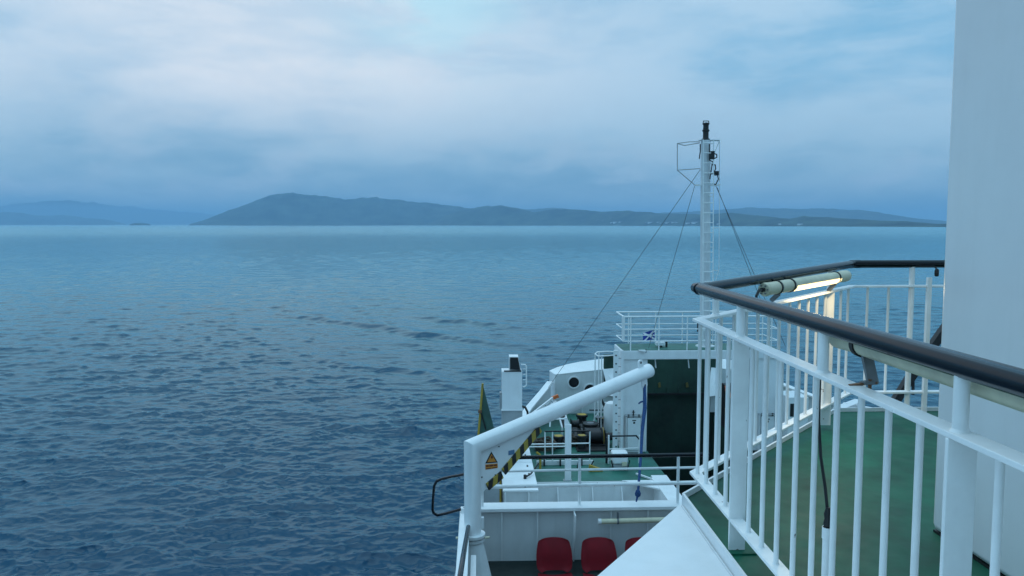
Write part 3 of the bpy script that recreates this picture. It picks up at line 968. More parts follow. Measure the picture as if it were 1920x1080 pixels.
def chair(px_c, lab):
    c = at(px_c, 1010, y=CY + 0.12)
    top = at(px_c, 1008, y=CY + 0.16).z
    x0 = c.x
    t = thing('red_seat', lab, 'seat', (x0, CY - 0.2, PASS_Z), 'red seats along the bulwark')
    # one moulded shell for the back: curved plate with rounded shoulders and turned-in sides
    vs_, fs = [], []
    nu, nv = 17, 14
    VR = [0, 0.05, 0.13, 0.24, 0.36, 0.48, 0.6, 0.72, 0.83, 0.906, 0.95, 0.975, 0.991, 1.0]
    hgt = 0.37
    for layer in (0, 1):
        for j in range(nv):
            v_ = VR[j]
            half = 0.212 + 0.024 * math.sin(v_ * 2.8) - 0.024 * v_ ** 2
            e_ = min(0.035, (1 - v_) * hgt)
            half -= 0.035 - math.sqrt(max(0.0, 0.035 ** 2 - (0.035 - e_) ** 2))
            if v_ < 0.15:
                half -= 0.05 * ((0.15 - v_) / 0.15) ** 2
            for i in range(nu):
                u_ = -1 + 2 * i / (nu - 1)
                x = half * u_
                wing = max(0, abs(u_) - 0.62) / 0.38
                y = 0.16 * v_ + 0.015 * math.cos(v_ * 5) - 0.055 * wing ** 1.6 * (1 - 0.5 * v_) - 0.02 * u_ * u_
                z = top - hgt + hgt * v_ - 0.012 * u_ * u_ * v_
                vs_.append((x0 + x, CY + y + layer * 0.014, z))
    n1 = nu * nv
    for j in range(nv - 1):
        for i in range(nu - 1):
            a = j * nu + i
            fs.append((a, a + 1, a + nu + 1, a + nu))
            fs.append((n1 + a, n1 + a + nu, n1 + a + nu + 1, n1 + a + 1))
    rim = [i for i in range(nu)] + [j * nu + nu - 1 for j in range(1, nv)] + [(nv - 1) * nu + i for i in range(nu - 2, -1, -1)] + [j * nu for j in range(nv - 2, 0, -1)]
    for k in range(len(rim)):
        a, b_ = rim[k], rim[(k + 1) % len(rim)]
        fs.append((a, n1 + a, n1 + b_, b_))
    part('backrest', B().add(vs_, fs), M['red'], t)
    # seat pan, dished with a rolled front lip
    vs_, fs = [], []
    for layer in (0, 1):
        for j in range(nv):
            v_ = j / (nv - 1)
            half = 0.225 - 0.03 * abs(v_ - 0.5)
            for i in range(nu):
                u_ = -1 + 2 * i / (nu - 1)
                y = CY - 0.03 - 0.42 * v_
                z = top - hgt - 0.04 + 0.03 * u_ * u_ + 0.03 * v_ - 0.09 * max(0, v_ - 0.8) * 3
                vs_.append((x0 + half * u_, y, z - layer * 0.014))
    for j in range(nv - 1):
        for i in range(nu - 1):
            a = j * nu + i
            fs.append((a, a + 1, a + nu + 1, a + nu))
            fs.append((n1 + a, n1 + a + nu, n1 + a + nu + 1, n1 + a + 1))
    for k in range(len(rim)):
        a, b_ = rim[k], rim[(k + 1) % len(rim)]
        fs.append((a, n1 + a, n1 + b_, b_))
    part('seat_pan', B().add(vs_, fs), M['red'], t)
    zs = top - hgt - 0.07
    for s in (-1, 1):
        part('back_bracket', B().tube([(x0 + s * 0.13, CY - 0.2, zs), (x0 + s * 0.13, CY + 0.02, zs), (x0 + s * 0.13, CY + 0.06, zs + 0.12)], 0.012, 8), M['black'], t)
        part('leg', B().tube([(x0 + s * 0.17, CY - 0.34, PASS_Z), (x0 + s * 0.15, CY - 0.2, zs)], 0.013, 8), M['black'], t)
        part('leg', B().tube([(x0 + s * 0.17, CY + 0.02, PASS_Z), (x0 + s * 0.15, CY - 0.1, zs)], 0.013, 8), M['black'], t)


chair(1038, 'red plastic seat nearest the davit in the row by the bulwark')
chair(1121, 'middle red plastic seat of the row by the bulwark')
chair(1202, 'red plastic seat half hidden behind the white wing plate')

tl = thing('bulwark_lamp', 'unlit white tube lamp strapped along the bulwark above the seats', 'lamp', at(1180, 978, y=BY - 0.2))
a, b_ = at(1123, 978, y=BY - 0.16), at(1330, 972, y=BY - 0.16)
part('tube_body', B().tube([a, b_], 0.035, 14), M['cream'], tl)
part('end_cap', B().tube([a - (b_ - a).normalized() * 0.012, a + (b_ - a).normalized() * 0.03], 0.039, 14), M['white'], tl)
s_ = a.lerp(b_, 0.17)
part('strap', B().tube([s_ - V((0.012, 0, 0)), s_ + V((0.012, 0, 0))], 0.041, 14), M['steel'], tl)
part('hanger', B().bx(s_.x - 0.012, s_.x + 0.012, BY - 0.17, BY - 0.15, s_.z + 0.03, zc - 0.05), M['steel'], tl)

# ------------------------------------------------------------------ upper deck
K1, K2, K3 = (1.115, 4.23), (2.85, 6.20), (5.5, 6.20)
dk = B().prism([(1.115, -4, UP_Z), (*K1, UP_Z), (*K2, UP_Z), (*K3, UP_Z), (5.5, -4, UP_Z)], (0, 0, -0.12))
ud = solo('upper_deck', dk, M['green'], (2.5, 2, UP_Z), 'green painted upper deck inside the baluster rail', None, None, 'structure')


def kerb(poly, name, lab):
    b = B()
    for p, q in zip(poly[:-1], poly[1:]):
        b.beam((*p, UP_Z - 0.05), (*q, UP_Z - 0.05), 0.014, 0.16)
    part(name, b, M['white'], ud)


kerb([(1.108, -4), (1.108, 4.236)], 'kerb', '')
kerb([(1.108, 4.236), (2.846, 6.208)], 'kerb', '')
kerb([(2.846, 6.208), (5.5, 6.208)], 'kerb', '')
# low weld beads on the deck plating
for (x0, y0), (x1, y1) in (((1.2, 3.0), (2.15, 3.0)),):
    part('weld_seam', B().beam((x0, y0, UP_Z + 0.0005), (x1, y1, UP_Z + 0.0005), 0.012, 0.003), M['green'], ud)
# the outer strip of the deck edge and the flared white wing plate outside it
wp = thing('wing_plate', 'flat white wing plate widening towards the viewer outside the deck kerb', 'plate', (0.8, 3, UP_Z - 0.13))
part('plate', B().prism([(1.098, -2, -1.545), (1.098, 4.245, -1.53), (0.49, 3.34, -1.533), (-1.2, 0.86, -1.545), (-1.2, -2, -1.545)], (0, 0, -0.02)), M['white'], wp)
part('edge_bead', B().tube([(1.094, -2, -1.543), (1.094, 4.2, -1.528)], 0.006, 8), M['white_old'], wp)

# superstructure wall at right
sw = thing('superstructure_wall', 'tall glossy white wall rising along the right edge', 'wall', (3, 1, UP_Z))
part('wall_panel', B().bx(2.20, 5.4, -4, 3.73, UP_Z + 0.012, 4.0), M['wall'], sw, 0.035)
part('foot_gap', B().bx(2.21, 5.39, -3.99, 3.72, UP_Z, UP_Z + 0.012), M['black'], sw)

# ------------------------------------------------------------------ baluster rail of the upper deck
HZ, MZ, BZ = -0.343, -0.505, -1.345
R0, R1, R2, R3 = V((1.17, -1.0)), V((1.17, 4.22)), V((2.87, 6.05)), V((4.7, 6.05))
rz = {'h': (HZ, HZ, -0.307, -0.307), 'm': (MZ, MZ, -0.472, -0.472), 'b': (BZ, BZ, -1.303, -1.303)}
gr = thing('baluster_rail', 'white balustrade with black handrail round the corner of the green deck', 'railing', (1.17, 3, UP_Z))
hp = [V((*r_, z_)) for r_, z_ in zip((R0, R1, R2, R3), rz['h'])]
# handrail: three straight runs mitred at the corners
part('handrail', B().tube([hp[0], hp[1] + V((0, 0.012, 0)), hp[1].lerp(hp[2], 0.004)], 0.031, 24), M['black_rail'], gr)
part('handrail', B().tube([hp[1] + V((-0.012, -0.03, -0.002)), hp[2]], 0.030, 24), M['black_rail'], gr)
part('handrail', B().tube([hp[2], hp[3]], 0.030, 24), M['black_rail'], gr)
part('joint_sleeve', B().tube([hp[2].lerp(hp[1], 0.02), hp[2], hp[2].lerp(hp[3], 0.03)], 0.032, 24), M['black_rail'], gr)


def flat_run(k, w, h, name):
    P = [V((*r_, z_)) for r_, z_ in zip((R0, R1, R2, R3), rz[k])]
    # mitred flat bar in plan
    hw = w / 2
    d1, d2, d3 = [(P[i + 1] - P[i]).xy.normalized() for i in range(3)]
    nl = lambda d: V((-d.y, d.x))

    def corner(p, a, b_):
        m_ = (nl(a) + nl(b_)).normalized()
        return m_ * (hw / m_.dot(nl(a)))
    offs = [nl(d1) * hw, corner(P[1], d1, d2), corner(P[2], d2, d3), nl(d3) * hw]
    for i in range(3):
        a, b_ = P[i], P[i + 1]
        oa, ob_ = offs[i], offs[i + 1]
        q = [(a.x + oa.x, a.y + oa.y, a.z), (b_.x + ob_.x, b_.y + ob_.y, b_.z), (b_.x - ob_.x, b_.y - ob_.y, b_.z), (a.x - oa.x, a.y - oa.y, a.z)]
        part(name, B().prism(q, (0, 0, -h)), M['white_rail'], gr, 0.003)


flat_run('m', 0.062, 0.016, 'top_bar')
flat_run('b', 0.062, 0.016, 'bottom_bar')
hb2 = MZ - 0.016 - BZ
bal = B().tube([(0, 0, 0), (0, 0, 0.006), (0, 0, hb2 - 0.006), (0, 0, hb2)], [0.0145, 0.0103, 0.0103, 0.0145], 12).mesh('baluster', M['white_rail'])
for yy in np.arange(4.185, -0.6, -0.1643):
    yy = float(yy)
    if abs(yy - 3.535) < 0.05 or abs(yy - 1.9) < 0.05:
        continue
    inst('baluster', bal, gr, (1.17, yy, BZ))
L12 = (R2 - R1).length
n12 = int(L12 / 0.165)
for i in range(1, n12 + 1):
    t = (i * 0.165 - 0.06) / L12
    if t > 0.99:
        break
    q = R1.lerp(R2, t)
    if abs(t - 0.80) < 0.03:
        continue
    inst('baluster', bal, gr, (q.x, q.y, BZ + 0.042 * t))
for i in range(1, 11):
    xx = 2.87 + 0.06 + i * 0.165 - 0.1
    if abs(xx - 3.34) < 0.06:
        continue
    inst('baluster', bal, gr, (xx, 6.05, -1.303))
# flat posts through the rail to the deck, with round stubs carrying the handrail
stub = B().tube([(0, 0, 0), (0, 0, 0.008), (0, 0, MZ * -1 + HZ)], [0.025, 0.0185, 0.0185], 16).mesh('stub', M['white_rail'])
post_b = B().bx(-0.038, 0.038, -0.007, 0.007, UP_Z - MZ, -0.016).mesh('post', M['white_rail'])
for yy, full in ((3.53, True), (2.66, False), (1.875, True), (1.0, False), (0.2, True)):
    inst('stub', stub, gr, (1.17, yy, MZ))
    if full:
        o = inst('post', post_b, gr, (1.175, yy, MZ))
        bevel(o, 0.003)
foot = B().bx(-0.055, 0.075, -0.05, 0.05, 0, 0.008).mesh('foot_plate', M['green'])
for yy in (3.53, 1.875):
    inst('foot_plate', foot, gr, (1.18, yy, UP_Z))
ang = math.atan2(R2.y - R1.y, R2.x - R1.x)
for t, full in ((0.08, False), (0.80, True)):
    q = R1.lerp(R2, t)
    inst('stub', stub, gr, (q.x, q.y, MZ + 0.033 * t))
    if full:
        o = inst('post', post_b, gr, (q.x, q.y, MZ + 0.033 * t))
        bevel(o, 0.003)
pr = B().tube([(0, 0, UP_Z + 0.307), (0, 0, 0)], 0.021, 14).mesh('round_post', M['white_rail'])
for xx in (3.34, 4.0):
    inst('round_post', pr, gr, (xx, 6.05, -0.307))
part('end_plate', B().beam((3.46, 6.02, -0.41), (3.46, 6.02, UP_Z), 0.03, 0.03), M['white_rail'], gr)

# ------------------------------------------------------------------ tube lamps on the rail, cable, clamp
la, lbp = at(1432, 543, y=4.72), at(1586, 517, y=5.74)
lt = thing('lit_tube_lamp', 'glowing cream tube lamp strapped under the far handrail', 'lamp', la.lerp(lbp, 0.5))
ld = (lbp - la).normalized()
part('housing', B().tube([la, la + ld * 0.02, la + ld * 0.022, lbp - ld * 0.10, lbp - ld * 0.09, lbp], [0.036, 0.043, 0.040, 0.040, 0.043, 0.041], 24), M['cream'], lt)
side = ld.cross(V((0, 0, 1))).normalized()          # to the deck side
if side.dot(V((1, -1, 0))) < 0:
    side = -side
upv = side.cross(ld)
upv = upv if upv.z > 0 else -upv
gl = B()
vs_, fs = [], []
p0, p1 = la.lerp(lbp, 0.30), la.lerp(lbp, 0.86)
for p in (p0, p1):
    for k in range(9):
        a = R(-106 + k * 12.5)
        vs_.append(p + (side * math.cos(a) + upv * math.sin(a)) * 0.0425)
for k in range(8):
    fs.append((k, k + 1, 9 + k + 1, 9 + k))
fs += [tuple(range(9)), tuple(range(17, 8, -1))]
dfu = part('lit_diffuser', gl.add(vs_, fs), M['glow'], lt)
tube_light = bpy.data.lights.new('tube_glow', 'AREA')          # the light the fluorescent tube throws down and inboard
tube_light.shape = 'RECTANGLE'
tube_light.size, tube_light.size_y = (p1 - p0).length, 0.04
tube_light.energy = 5.0
tube_light.color = (1.0, 0.78, 0.42)
tlo = bpy.data.objects.new('tube_glow', tube_light)
COL.objects.link(tlo)
aim = (side * 0.55 - upv * 0.85).normalized()
zx, zz = ld, -aim
zy = zz.cross(zx).normalized()
tlo.matrix_world = Matrix.Translation(EYE + (p0 + p1) / 2 + aim * 0.05) @ Matrix((zx, zy, zz)).transposed().to_4x4()
for t in (0.13, 0.27, 0.84):
    p = la.lerp(lbp, t)
    part('strap', B().tube([p - ld * 0.008, p + ld * 0.008], 0.0455, 24), M['black'], lt)
p = la - ld * 0.03
part('gland', B().tube([p, la], 0.013, 10), M['black'], lt)
for ang_ in range(0, 360, 60):
    q = la - ld * 0.004 + (side * math.cos(R(ang_)) + upv * math.sin(R(ang_))) * 0.026
    part('cap_screw', B().tube([q - ld * 0.006, q + ld * 0.01], 0.005, 6), M['steel'], lt)
for t in (0.16, 0.85):
    p = la.lerp(lbp, t)
    part('bracket', B().beam(p - upv * 0.04, V((p.x - side.x * 0.05, p.y - side.y * 0.05, -0.48)), 0.028, 0.012, ld), M['steel'], lt)
part('lead', B().tube([la - ld * 0.028, la - ld * 0.07 + V((0, 0, -0.004)), la - ld * 0.10 + V((0, 0, -0.03)), la - ld * 0.10 + V((0, 0, -0.1))], 0.008, 8), M['black'], lt)

lt2 = thing('dark_tube_lamp', 'dull unlit tube lamp slung under the near handrail', 'lamp', (1.245, 2.0, -0.39))
a, b_ = V((1.243, 2.72, -0.388)), V((1.243, 1.30, -0.392))
d2 = (b_ - a).normalized()
part('housing', B().tube([a, a + d2 * 0.02, a + d2 * 0.12, b_ - d2 * 0.1, b_], [0.030, 0.041, 0.038, 0.038, 0.041], 24), M['cream'], lt2)
for yy in (2.53, 1.55):
    part('strap', B().tube([(1.243, yy - 0.012, -0.39), (1.243, yy + 0.012, -0.39)], 0.0425, 24), M['black'], lt2)
part('bracket', B().beam((1.243, 2.50, -0.425), (1.235, 2.44, -0.50), 0.035, 0.012, (0, 1, 0)), M['steel'], lt2)
part('bracket', B().beam((1.235, 2.44, -0.495), (1.20, 2.44, -0.499), 0.03, 0.008), M['steel'], lt2)
cl = part('rusty_clamp', B().prism([(1.155, 2.43, -0.504), (1.19, 2.428, -0.498), (1.215, 2.425, -0.492), (1.245, 2.43, -0.494), (1.25, 2.45, -0.498), (1.2, 2.452, -0.499), (1.16, 2.45, -0.504)], (0, 0, -0.008)), M['rusty'], lt2)
tag(cl, 'rusted clamp gripping the white top bar')
part('clamp_bolt', B().tube([(1.225, 2.44, -0.53), (1.225, 2.44, -0.487)], 0.006, 6), M['rusty'], cl)

cb = thing('lamp_cable', 'black cable dropping from the handrail into a white conduit', 'cable', (1.205, 2.66, UP_Z))
cz = at(1562, 832, x=1.205)
part('cable', B().tube([(1.215, 2.72, -0.375), (1.212, 2.745, -0.376), (1.208, 2.762, -0.40), (1.206, 2.765, -0.47), (1.205, 2.76, -0.7), (1.203, 2.73, -0.82), (1.203, 2.685, -0.92), (1.205, 2.665, -1.0)], 0.0055, 8), M['black'], cb)
part('gland', B().lathe((1.205, 2.66, -1.05), [(0.013, 0), (0.016, 0.01), (0.012, 0.03), (0.015, 0.045), (0.008, 0.07)], 10), M['black'], cb)
part('conduit', B().tube([(1.205, 2.66, UP_Z), (1.205, 2.66, -1.05)], 0.0165, 14), M['white_rail'], cb)
part('coupling', B().tube([(1.205, 2.66, -1.09), (1.205, 2.66, -1.05)], 0.019, 14), M['white_rail'], cb)

bt = at(1763, 512, y=5.95)
bh = thing('cable_plug', 'small black plug hanging beside the wall under the handrail', 'plug', bt)
part('plug', B().lathe((at(1756, 520, y=5.98).x, 5.98, -0.40), [(0.012, 0), (0.016, 0.01), (0.016, 0.045), (0.008, 0.06)], 10), M['black'], bh)
part('lead', B().tube([(at(1756, 520, y=5.98).x, 5.98, -0.345), (at(1753, 510, y=5.98).x, 5.99, -0.325), (3.35, 6.02, -0.325)], 0.006, 6), M['black'], bh)

# black strut and lower white frame beyond the far rail
st = thing('black_strut', 'black diagonal strut standing beyond the far rail', 'strut', at(1700, 740, y=7.4))
part('strut', B().beam(at(1683, 745, y=7.4), at(1712, 700, y=7.4), 0.07, 0.07), M['black'], st)
part('strut', B().beam(at(1712, 700, y=7.4), at(1712, 740, y=7.4), 0.02, 0.02, (0, 1, 0)), M['black'], st)
part('strut', B().beam(at(1712, 700, y=7.4), at(1790, 590, y=7.4), 0.07, 0.07), M['black'], st)
part('leg', B().beam(at(1683, 745, y=7.4), at(1650, 800, y=7.4), 0.07, 0.07), M['black'], st)
fr = thing('steel_frame', 'white angled frame below the far edge of the green deck', 'frame', (3.2, 7, UP_Z - 0.3))
part('bar', B().beam(at(1582, 762, y=6.9), at(1690, 782, y=6.9), 0.05, 0.07), M['white'], fr)
part('bar', B().beam(at(1572, 768, y=6.6), at(1612, 752, y=7.2), 0.09, 0.03), M['white'], fr)
part('bracket', B().beam(at(1608, 782, y=6.9), at(1622, 762, y=6.9), 0.03, 0.03), M['white'], fr)
part('leg', B().beam(at(1612, 770, y=6.9), V((at(1612, 770, y=6.9).x, 6.9, -4.0)), 0.05, 0.05), M['white'], fr)

# ------------------------------------------------------------------ gantry and mast at the bow
GY0, GY1 = 24.6, 26.0
gx0, gx1 = at(1166, 650, y=GY0).x, 2 * SX - at(1166, 650, y=GY0).x
gz = at(1250, 656, y=GY0).z
gz1 = at(1250, 674, y=GY0).z
gt = thing('bow_gantry', 'white steel gantry with railed platform spanning the bow ramp', 'gantry', (SX, 25.3, MOOR_Z))
part('beam', B().bx(gx0, gx1, GY0, GY1, gz1, gz - 0.02), M['white'], gt, 0.02)
part('platform', B().bx(gx0 + 0.05, gx1 - 0.05, GY0 + 0.03, GY1 - 0.03, gz - 0.02, gz - 0.004), M['green_low'], gt)
for (xa, xb) in ((gx0 + 0.06, TX0 - 0.05), (2 * SX - TX0 + 0.05, gx1 - 0.06)):
    part('pillar', B().bx(xa, xb, GY0 + 0.06, GY1 - 0.1, MOOR_Z, gz1), M['white'], gt, 0.02)
part('edge_column', B().bx(gx0 - 0.03, gx0 + 0.055, GY0 - 0.02, GY0 + 0.12, MOOR_Z, gz - 0.02), M['white'], gt, 0.01)
# slats hanging inside the opening
for px in (1228, 1290):
    a, b_ = at(px, 675, y=GY0 + 0.3), at(px + 2, 690, y=GY0 + 0.3)
    part('hanger', B().beam((a.x, a.y, gz1), (b_.x, b_.y, b_.z), 0.03, 0.03, (0, 1, 0)), M['white'], gt)

grl = thing('platform_rail', 'white pipe rail round the gantry platform', 'railing', (SX, 25.3, gz))
rt = at(1200, 594, y=GY0).z
for Y in (GY0 + 0.04, GY1 - 0.04):
    for k, f_ in enumerate((1.0, 0.62, 0.26)):
        z_ = gz + (rt - gz) * f_
        part('rail', B().tube([(gx0 + 0.06, Y, z_), (gx1 - 0.06, Y, z_)], 0.026 if k == 0 else 0.018, 8), M['white_rail'], grl)
    for i in range(6):
        xx = gx0 + 0.28 + i * (gx1 - gx0 - 0.56) / 5 + (0.18 if Y > 25 else 0)
        xx = min(xx, gx1 - 0.1)
        part('stanchion', B().tube([(xx, Y, gz - (0.1 if Y < 25 else 0.01)), (xx, Y, rt)], 0.02, 8), M['white_rail'], grl)
for xx in (gx0 + 0.06, gx1 - 0.06):
    for k, f_ in enumerate((1.0, 0.62, 0.26)):
        z_ = gz + (rt - gz) * f_
        part('rail', B().tube([(xx, GY0 + 0.04, z_), (xx, GY1 - 0.04, z_)], 0.026 if k == 0 else 0.018, 8), M['white_rail'], grl)
part('wind_plate', B().bx(gx0 + 0.0, gx0 + 0.09, GY0 + 0.02, GY0 + 0.06, gz + 0.3, rt + 0.02), M['white'], grl)

# boxes on the platform
wb = at(1238, 648, y=25.2)
pb = thing('platform_lantern', 'small white lantern box on the gantry platform beside the flag', 'lantern', (wb.x, 25.2, gz))
part('box', B().bx(wb.x - 0.14, wb.x + 0.14, 25.1, 25.35, gz + 0.05, gz + 0.17), M['white'], pb, 0.02)
part('foot', B().bx(wb.x - 0.05, wb.x + 0.05, 25.15, 25.3, gz - 0.003, gz + 0.05), M['black'], pb)
part('lens', B().tube([(wb.x + 0.2, 25.2, gz), (wb.x + 0.2, 25.2, gz + 0.2)], 0.035, 8), M['black'], pb)

# jackstaff flag beyond the platform
fl = at(1228, 625, y=26.6)
jf = thing('saltire_flag', 'small blue flag with white diagonal cross on its staff at the bow', 'flag', (fl.x, 26.6, gz - 0.2))
part('staff', B().tube([(fl.x + 0.03, 26.6, gz - 0.9), (fl.x + 0.03, 26.6, fl.z + 0.2)], 0.014, 8), M['white_rail'], jf)
part('bracket', B().bx(fl.x, fl.x + 0.06, GY1, 26.63, gz - 0.14, gz - 0.1), M['white'], jf)
fx0, fx1 = at(1206, 628, y=26.6).x, fl.x
fz0, fz1 = at(1217, 637, y=26.6).z, at(1217, 620, y=26.6).z


def flag_pt(u_, v_, off=0.0):
    x = fx1 + (fx0 - fx1) * u_
    z = fz0 + (fz1 - fz0) * v_ - 0.05 * u_ + 0.02 * math.sin(u_ * 5)
    y = 26.6 + 0.05 * math.sin(u_ * 6.5 + v_ * 1.2) * u_ + off
    return V((x, y, z))


def flag_sheet(fn, nu, nv, th):
    vs_, fs = [], []
    for layer in (0, 1):
        for j in range(nv + 1):
            for i in range(nu + 1):
                u_, v_ = fn(i / nu, j / nv)
                vs_.append(flag_pt(u_, v_, (-th if layer == 0 else th)))
    n1 = (nu + 1) * (nv + 1)
    for j in range(nv):
        for i in range(nu):
            a = j * (nu + 1) + i
            fs.append((a, a + 1, a + nu + 2, a + nu + 1))
            fs.append((n1 + a, n1 + a + nu + 1, n1 + a + nu + 2, n1 + a + 1))
    return B().add(vs_, fs)


cloth = part('cloth', flag_sheet(lambda a, b_: (a, b_), 12, 6, 0.004), M['flag_blue'], jf)
part('diagonal', flag_sheet(lambda a, b_: (a, min(1, max(0, a + (b_ - 0.5) * 0.24))), 12, 2, 0.008), M['flag_white'], cloth)
part('diagonal', flag_sheet(lambda a, b_: (a, min(1, max(0, 1 - a + (b_ - 0.5) * 0.24))), 12, 2, 0.009), M['flag_white'], cloth)

# mast
mb = at(1322, 640, y=25.3)
MX, MYY = mb.x, 25.3
mt_top = at(1323, 263, y=25.3).z
ms = thing('signal_mast', 'tall white tubular mast with ladder and black lantern over the bow', 'mast', (MX, MYY, gz))
RAKE = -0.105                               # the mast leans a little to port


def mast_x(z_):
    return MX + RAKE * (z_ - gz) / (mt_top - gz)


part('tube', B().tube([(MX, MYY, gz - 0.01), (MX + RAKE, MYY, mt_top)], [0.165, 0.15], 24), M['mast'], ms)
part('base_plate', B().lathe((MX, MYY, gz - 0.004), [(0.30, 0), (0.30, 0.03)], 20), M['white'], ms)
ly = MYY - 0.30
for dx in (-0.155, 0.165):
    part('ladder_upright', B().tube([(mast_x(gz + 0.1) + dx, ly, gz + 0.1), (mast_x(mt_top) + dx, ly, mt_top - 0.03)], 0.017, 8), M['white_rail'], ms)
rung = B().tube([(-0.155, 0, 0), (0.165, 0, 0)], 0.017, 6).mesh('rung', M['white_rail'])
z_ = gz + 0.25
while z_ < mt_top - 0.1:
    inst('rung', rung, ms, (mast_x(z_), ly, z_))
    z_ += 0.31
for z_ in (gz + 1.5, gz + 3.2, gz + 4.8):
    part('ladder_stay', B().beam((mast_x(z_) + 0.165, ly, z_), (mast_x(z_) + 0.1, MYY - 0.1, z_), 0.03, 0.012), M['white_rail'], ms)
lan = part('lantern', B().lathe((MX + RAKE, MYY, mt_top), [(0.14, 0), (0.14, 0.03), (0.095, 0.06), (0.09, 0.09), (0.09, 0.27), (0.115, 0.28), (0.115, 0.32), (0.09, 0.33), (0.085, 0.48), (0.11, 0.49), (0.11, 0.53), (0.06, 0.54), (0.06, 0.55)], 16), M['black'], ms)
part('lantern_bail', B().tube([(MX + RAKE - 0.1, MYY, mt_top + 0.52), (MX + RAKE - 0.08, MYY, mt_top + 0.60), (MX + RAKE + 0.08, MYY, mt_top + 0.60), (MX + RAKE + 0.1, MYY, mt_top + 0.52)], 0.014, 6), M['black'], ms)


def mp_(px, py, Y=25.3):
    return at(px, py, y=Y)


cage = [('cage_bar', [(1312, 266), (1290, 267), (1270, 269)], 25.1), ('cage_bar', [(1312, 268), (1288, 271), (1270, 269)], 25.6),
        ('cage_bar', [(1270, 269), (1270, 319)], 25.3), ('cage_bar', [(1270, 319), (1313, 316)], 25.3), ('cage_bar', [(1270, 319), (1303, 347)], 25.3),
        ('cage_bar', [(1333, 264), (1349, 264), (1349, 347)], 25.3), ('cage_bar', [(1349, 264), (1338, 290)], 25.3)]
for nm, pts, Y in cage:
    ends = [mp_(*q, Y=25.3) for q in pts]
    if Y != 25.3:
        ends[1].y = Y
    part(nm, B().tube(ends, 0.014, 6), M['grey'] if pts[0][0] < 1320 else M['white_rail'], ms)
part('arm', B().beam(mp_(1302, 347), mp_(1350, 347), 0.10, 0.05), M['white_rail'], ms)
part('head_plate', B().beam(mp_(1310, 263), mp_(1349, 263), 0.22, 0.02), M['white_rail'], ms)
part('halyard_guard', B().tube([mp_(1349, 347), mp_(1348, 505), mp_(1341, 530)], 0.010, 6), M['white_rail'], ms)
part('spreader', B().beam(mp_(1334, 427), mp_(1348, 427), 0.02, 0.02), M['white_rail'], ms)
part('spreader', B().beam(mp_(1334, 507), mp_(1348, 507), 0.02, 0.02), M['white_rail'], ms)
for pts in ([(1331, 285), (1338, 287), (1344, 290), (1344, 295), (1340, 297), (1337, 293)], [(1334, 309), (1341, 309), (1342, 316), (1338, 325), (1334, 326)],
            [(1334, 326), (1345, 326), (1347, 336), (1342, 346), (1336, 344)], [(1330, 270), (1330, 300), (1336, 303), (1331, 336)], [(1313, 270), (1313, 284), (1311, 298)]):
    part('cable', B().tube([mp_(*q, Y=25.05) for q in pts], 0.018, 6), M['black'], ms)
part('junction_box', B().bx(mp_(1328, 287).x, mp_(1334, 287).x, 24.95, 25.1, mp_(1330, 300).z, mp_(1330, 285).z), M['black'], ms)
part('junction_box', B().bx(mp_(1336, 322).x, mp_(1342, 322).x, 24.95, 25.1, mp_(1330, 330).z, mp_(1330, 322).z), M['black'], ms)
lo = at(1309, 610, y=24.95)
part('lower_light', B().tube([(lo.x, 24.95, lo.z - 0.2), (lo.x, 24.95, lo.z + 0.2)], 0.035, 8), M['black'], ms)
for nm, a, b_ in (('port', mp_(1313, 318), V((2.5, 29.0, -6.0))), ('port', mp_(1303, 347), at(1216, 653, y=24.55)),
                  ('starboard', mp_(1345, 352), at(1441, 600, y=27.5)), ('starboard', mp_(1342, 348), at(1473, 650, y=24.55))):
    part('stay_wire', B().tube([a, b_], 0.008, 5), M['wire'], ms)
# floodlight bracket where a stay lands on the beam
fb = at(1206, 657, y=24.5)
bl = thing('stay_bracket', 'small white angle bracket on the face of the gantry beam', 'bracket', fb)
part('bracket', B().prism([at(1198, 657, y=24.5), at(1210, 661, y=24.5), at(1212, 657, y=24.5)], (0, 0.12, 0)), M['white'], bl)
part('pin', B().tube([at(1211, 655, y=24.55), at(1211, 661, y=24.55)], 0.02, 6), M['black'], bl)

# bow ramp, folded upright behind the gantry
RY = 30.0
rm_ = thing('bow_ramp', 'huge dark green bow ramp raised upright between the gantry pillars', 'ramp', (SX, RY, PIT_Z))
rx0, rx1 = 2 * SX - at(1349, 700, y=RY).x, at(1349, 700, y=RY).x
zl = at(1290, 735, y=RY).z
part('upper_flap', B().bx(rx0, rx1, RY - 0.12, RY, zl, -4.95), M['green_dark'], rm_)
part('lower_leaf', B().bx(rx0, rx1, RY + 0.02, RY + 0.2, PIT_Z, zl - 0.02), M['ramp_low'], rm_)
part('hinge_beam', B().bx(rx0, rx1, RY - 0.2, RY + 0.02, zl - 0.07, zl), M['black'], rm_)
for i in range(10):
    xx = rx0 + 0.25 + i * (rx1 - rx0 - 0.5) / 9
    part('hinge_lug', B().bx(xx - 0.04, xx + 0.04, RY - 0.17, RY - 0.12, zl, zl + 0.22), M['green_dark'], rm_)
for px in (1238, 1290):
    c = at(px, 722, y=RY - 0.2)
    part('latch', B().prism([c + V((-0.06, 0, -0.1)), c + V((0.03, 0, -0.08)), c + V((0.0, 0, 0.1)), c + V((-0.07, 0, 0.06))], (0, 0.08, 0)), M['dull_yellow'], rm_)

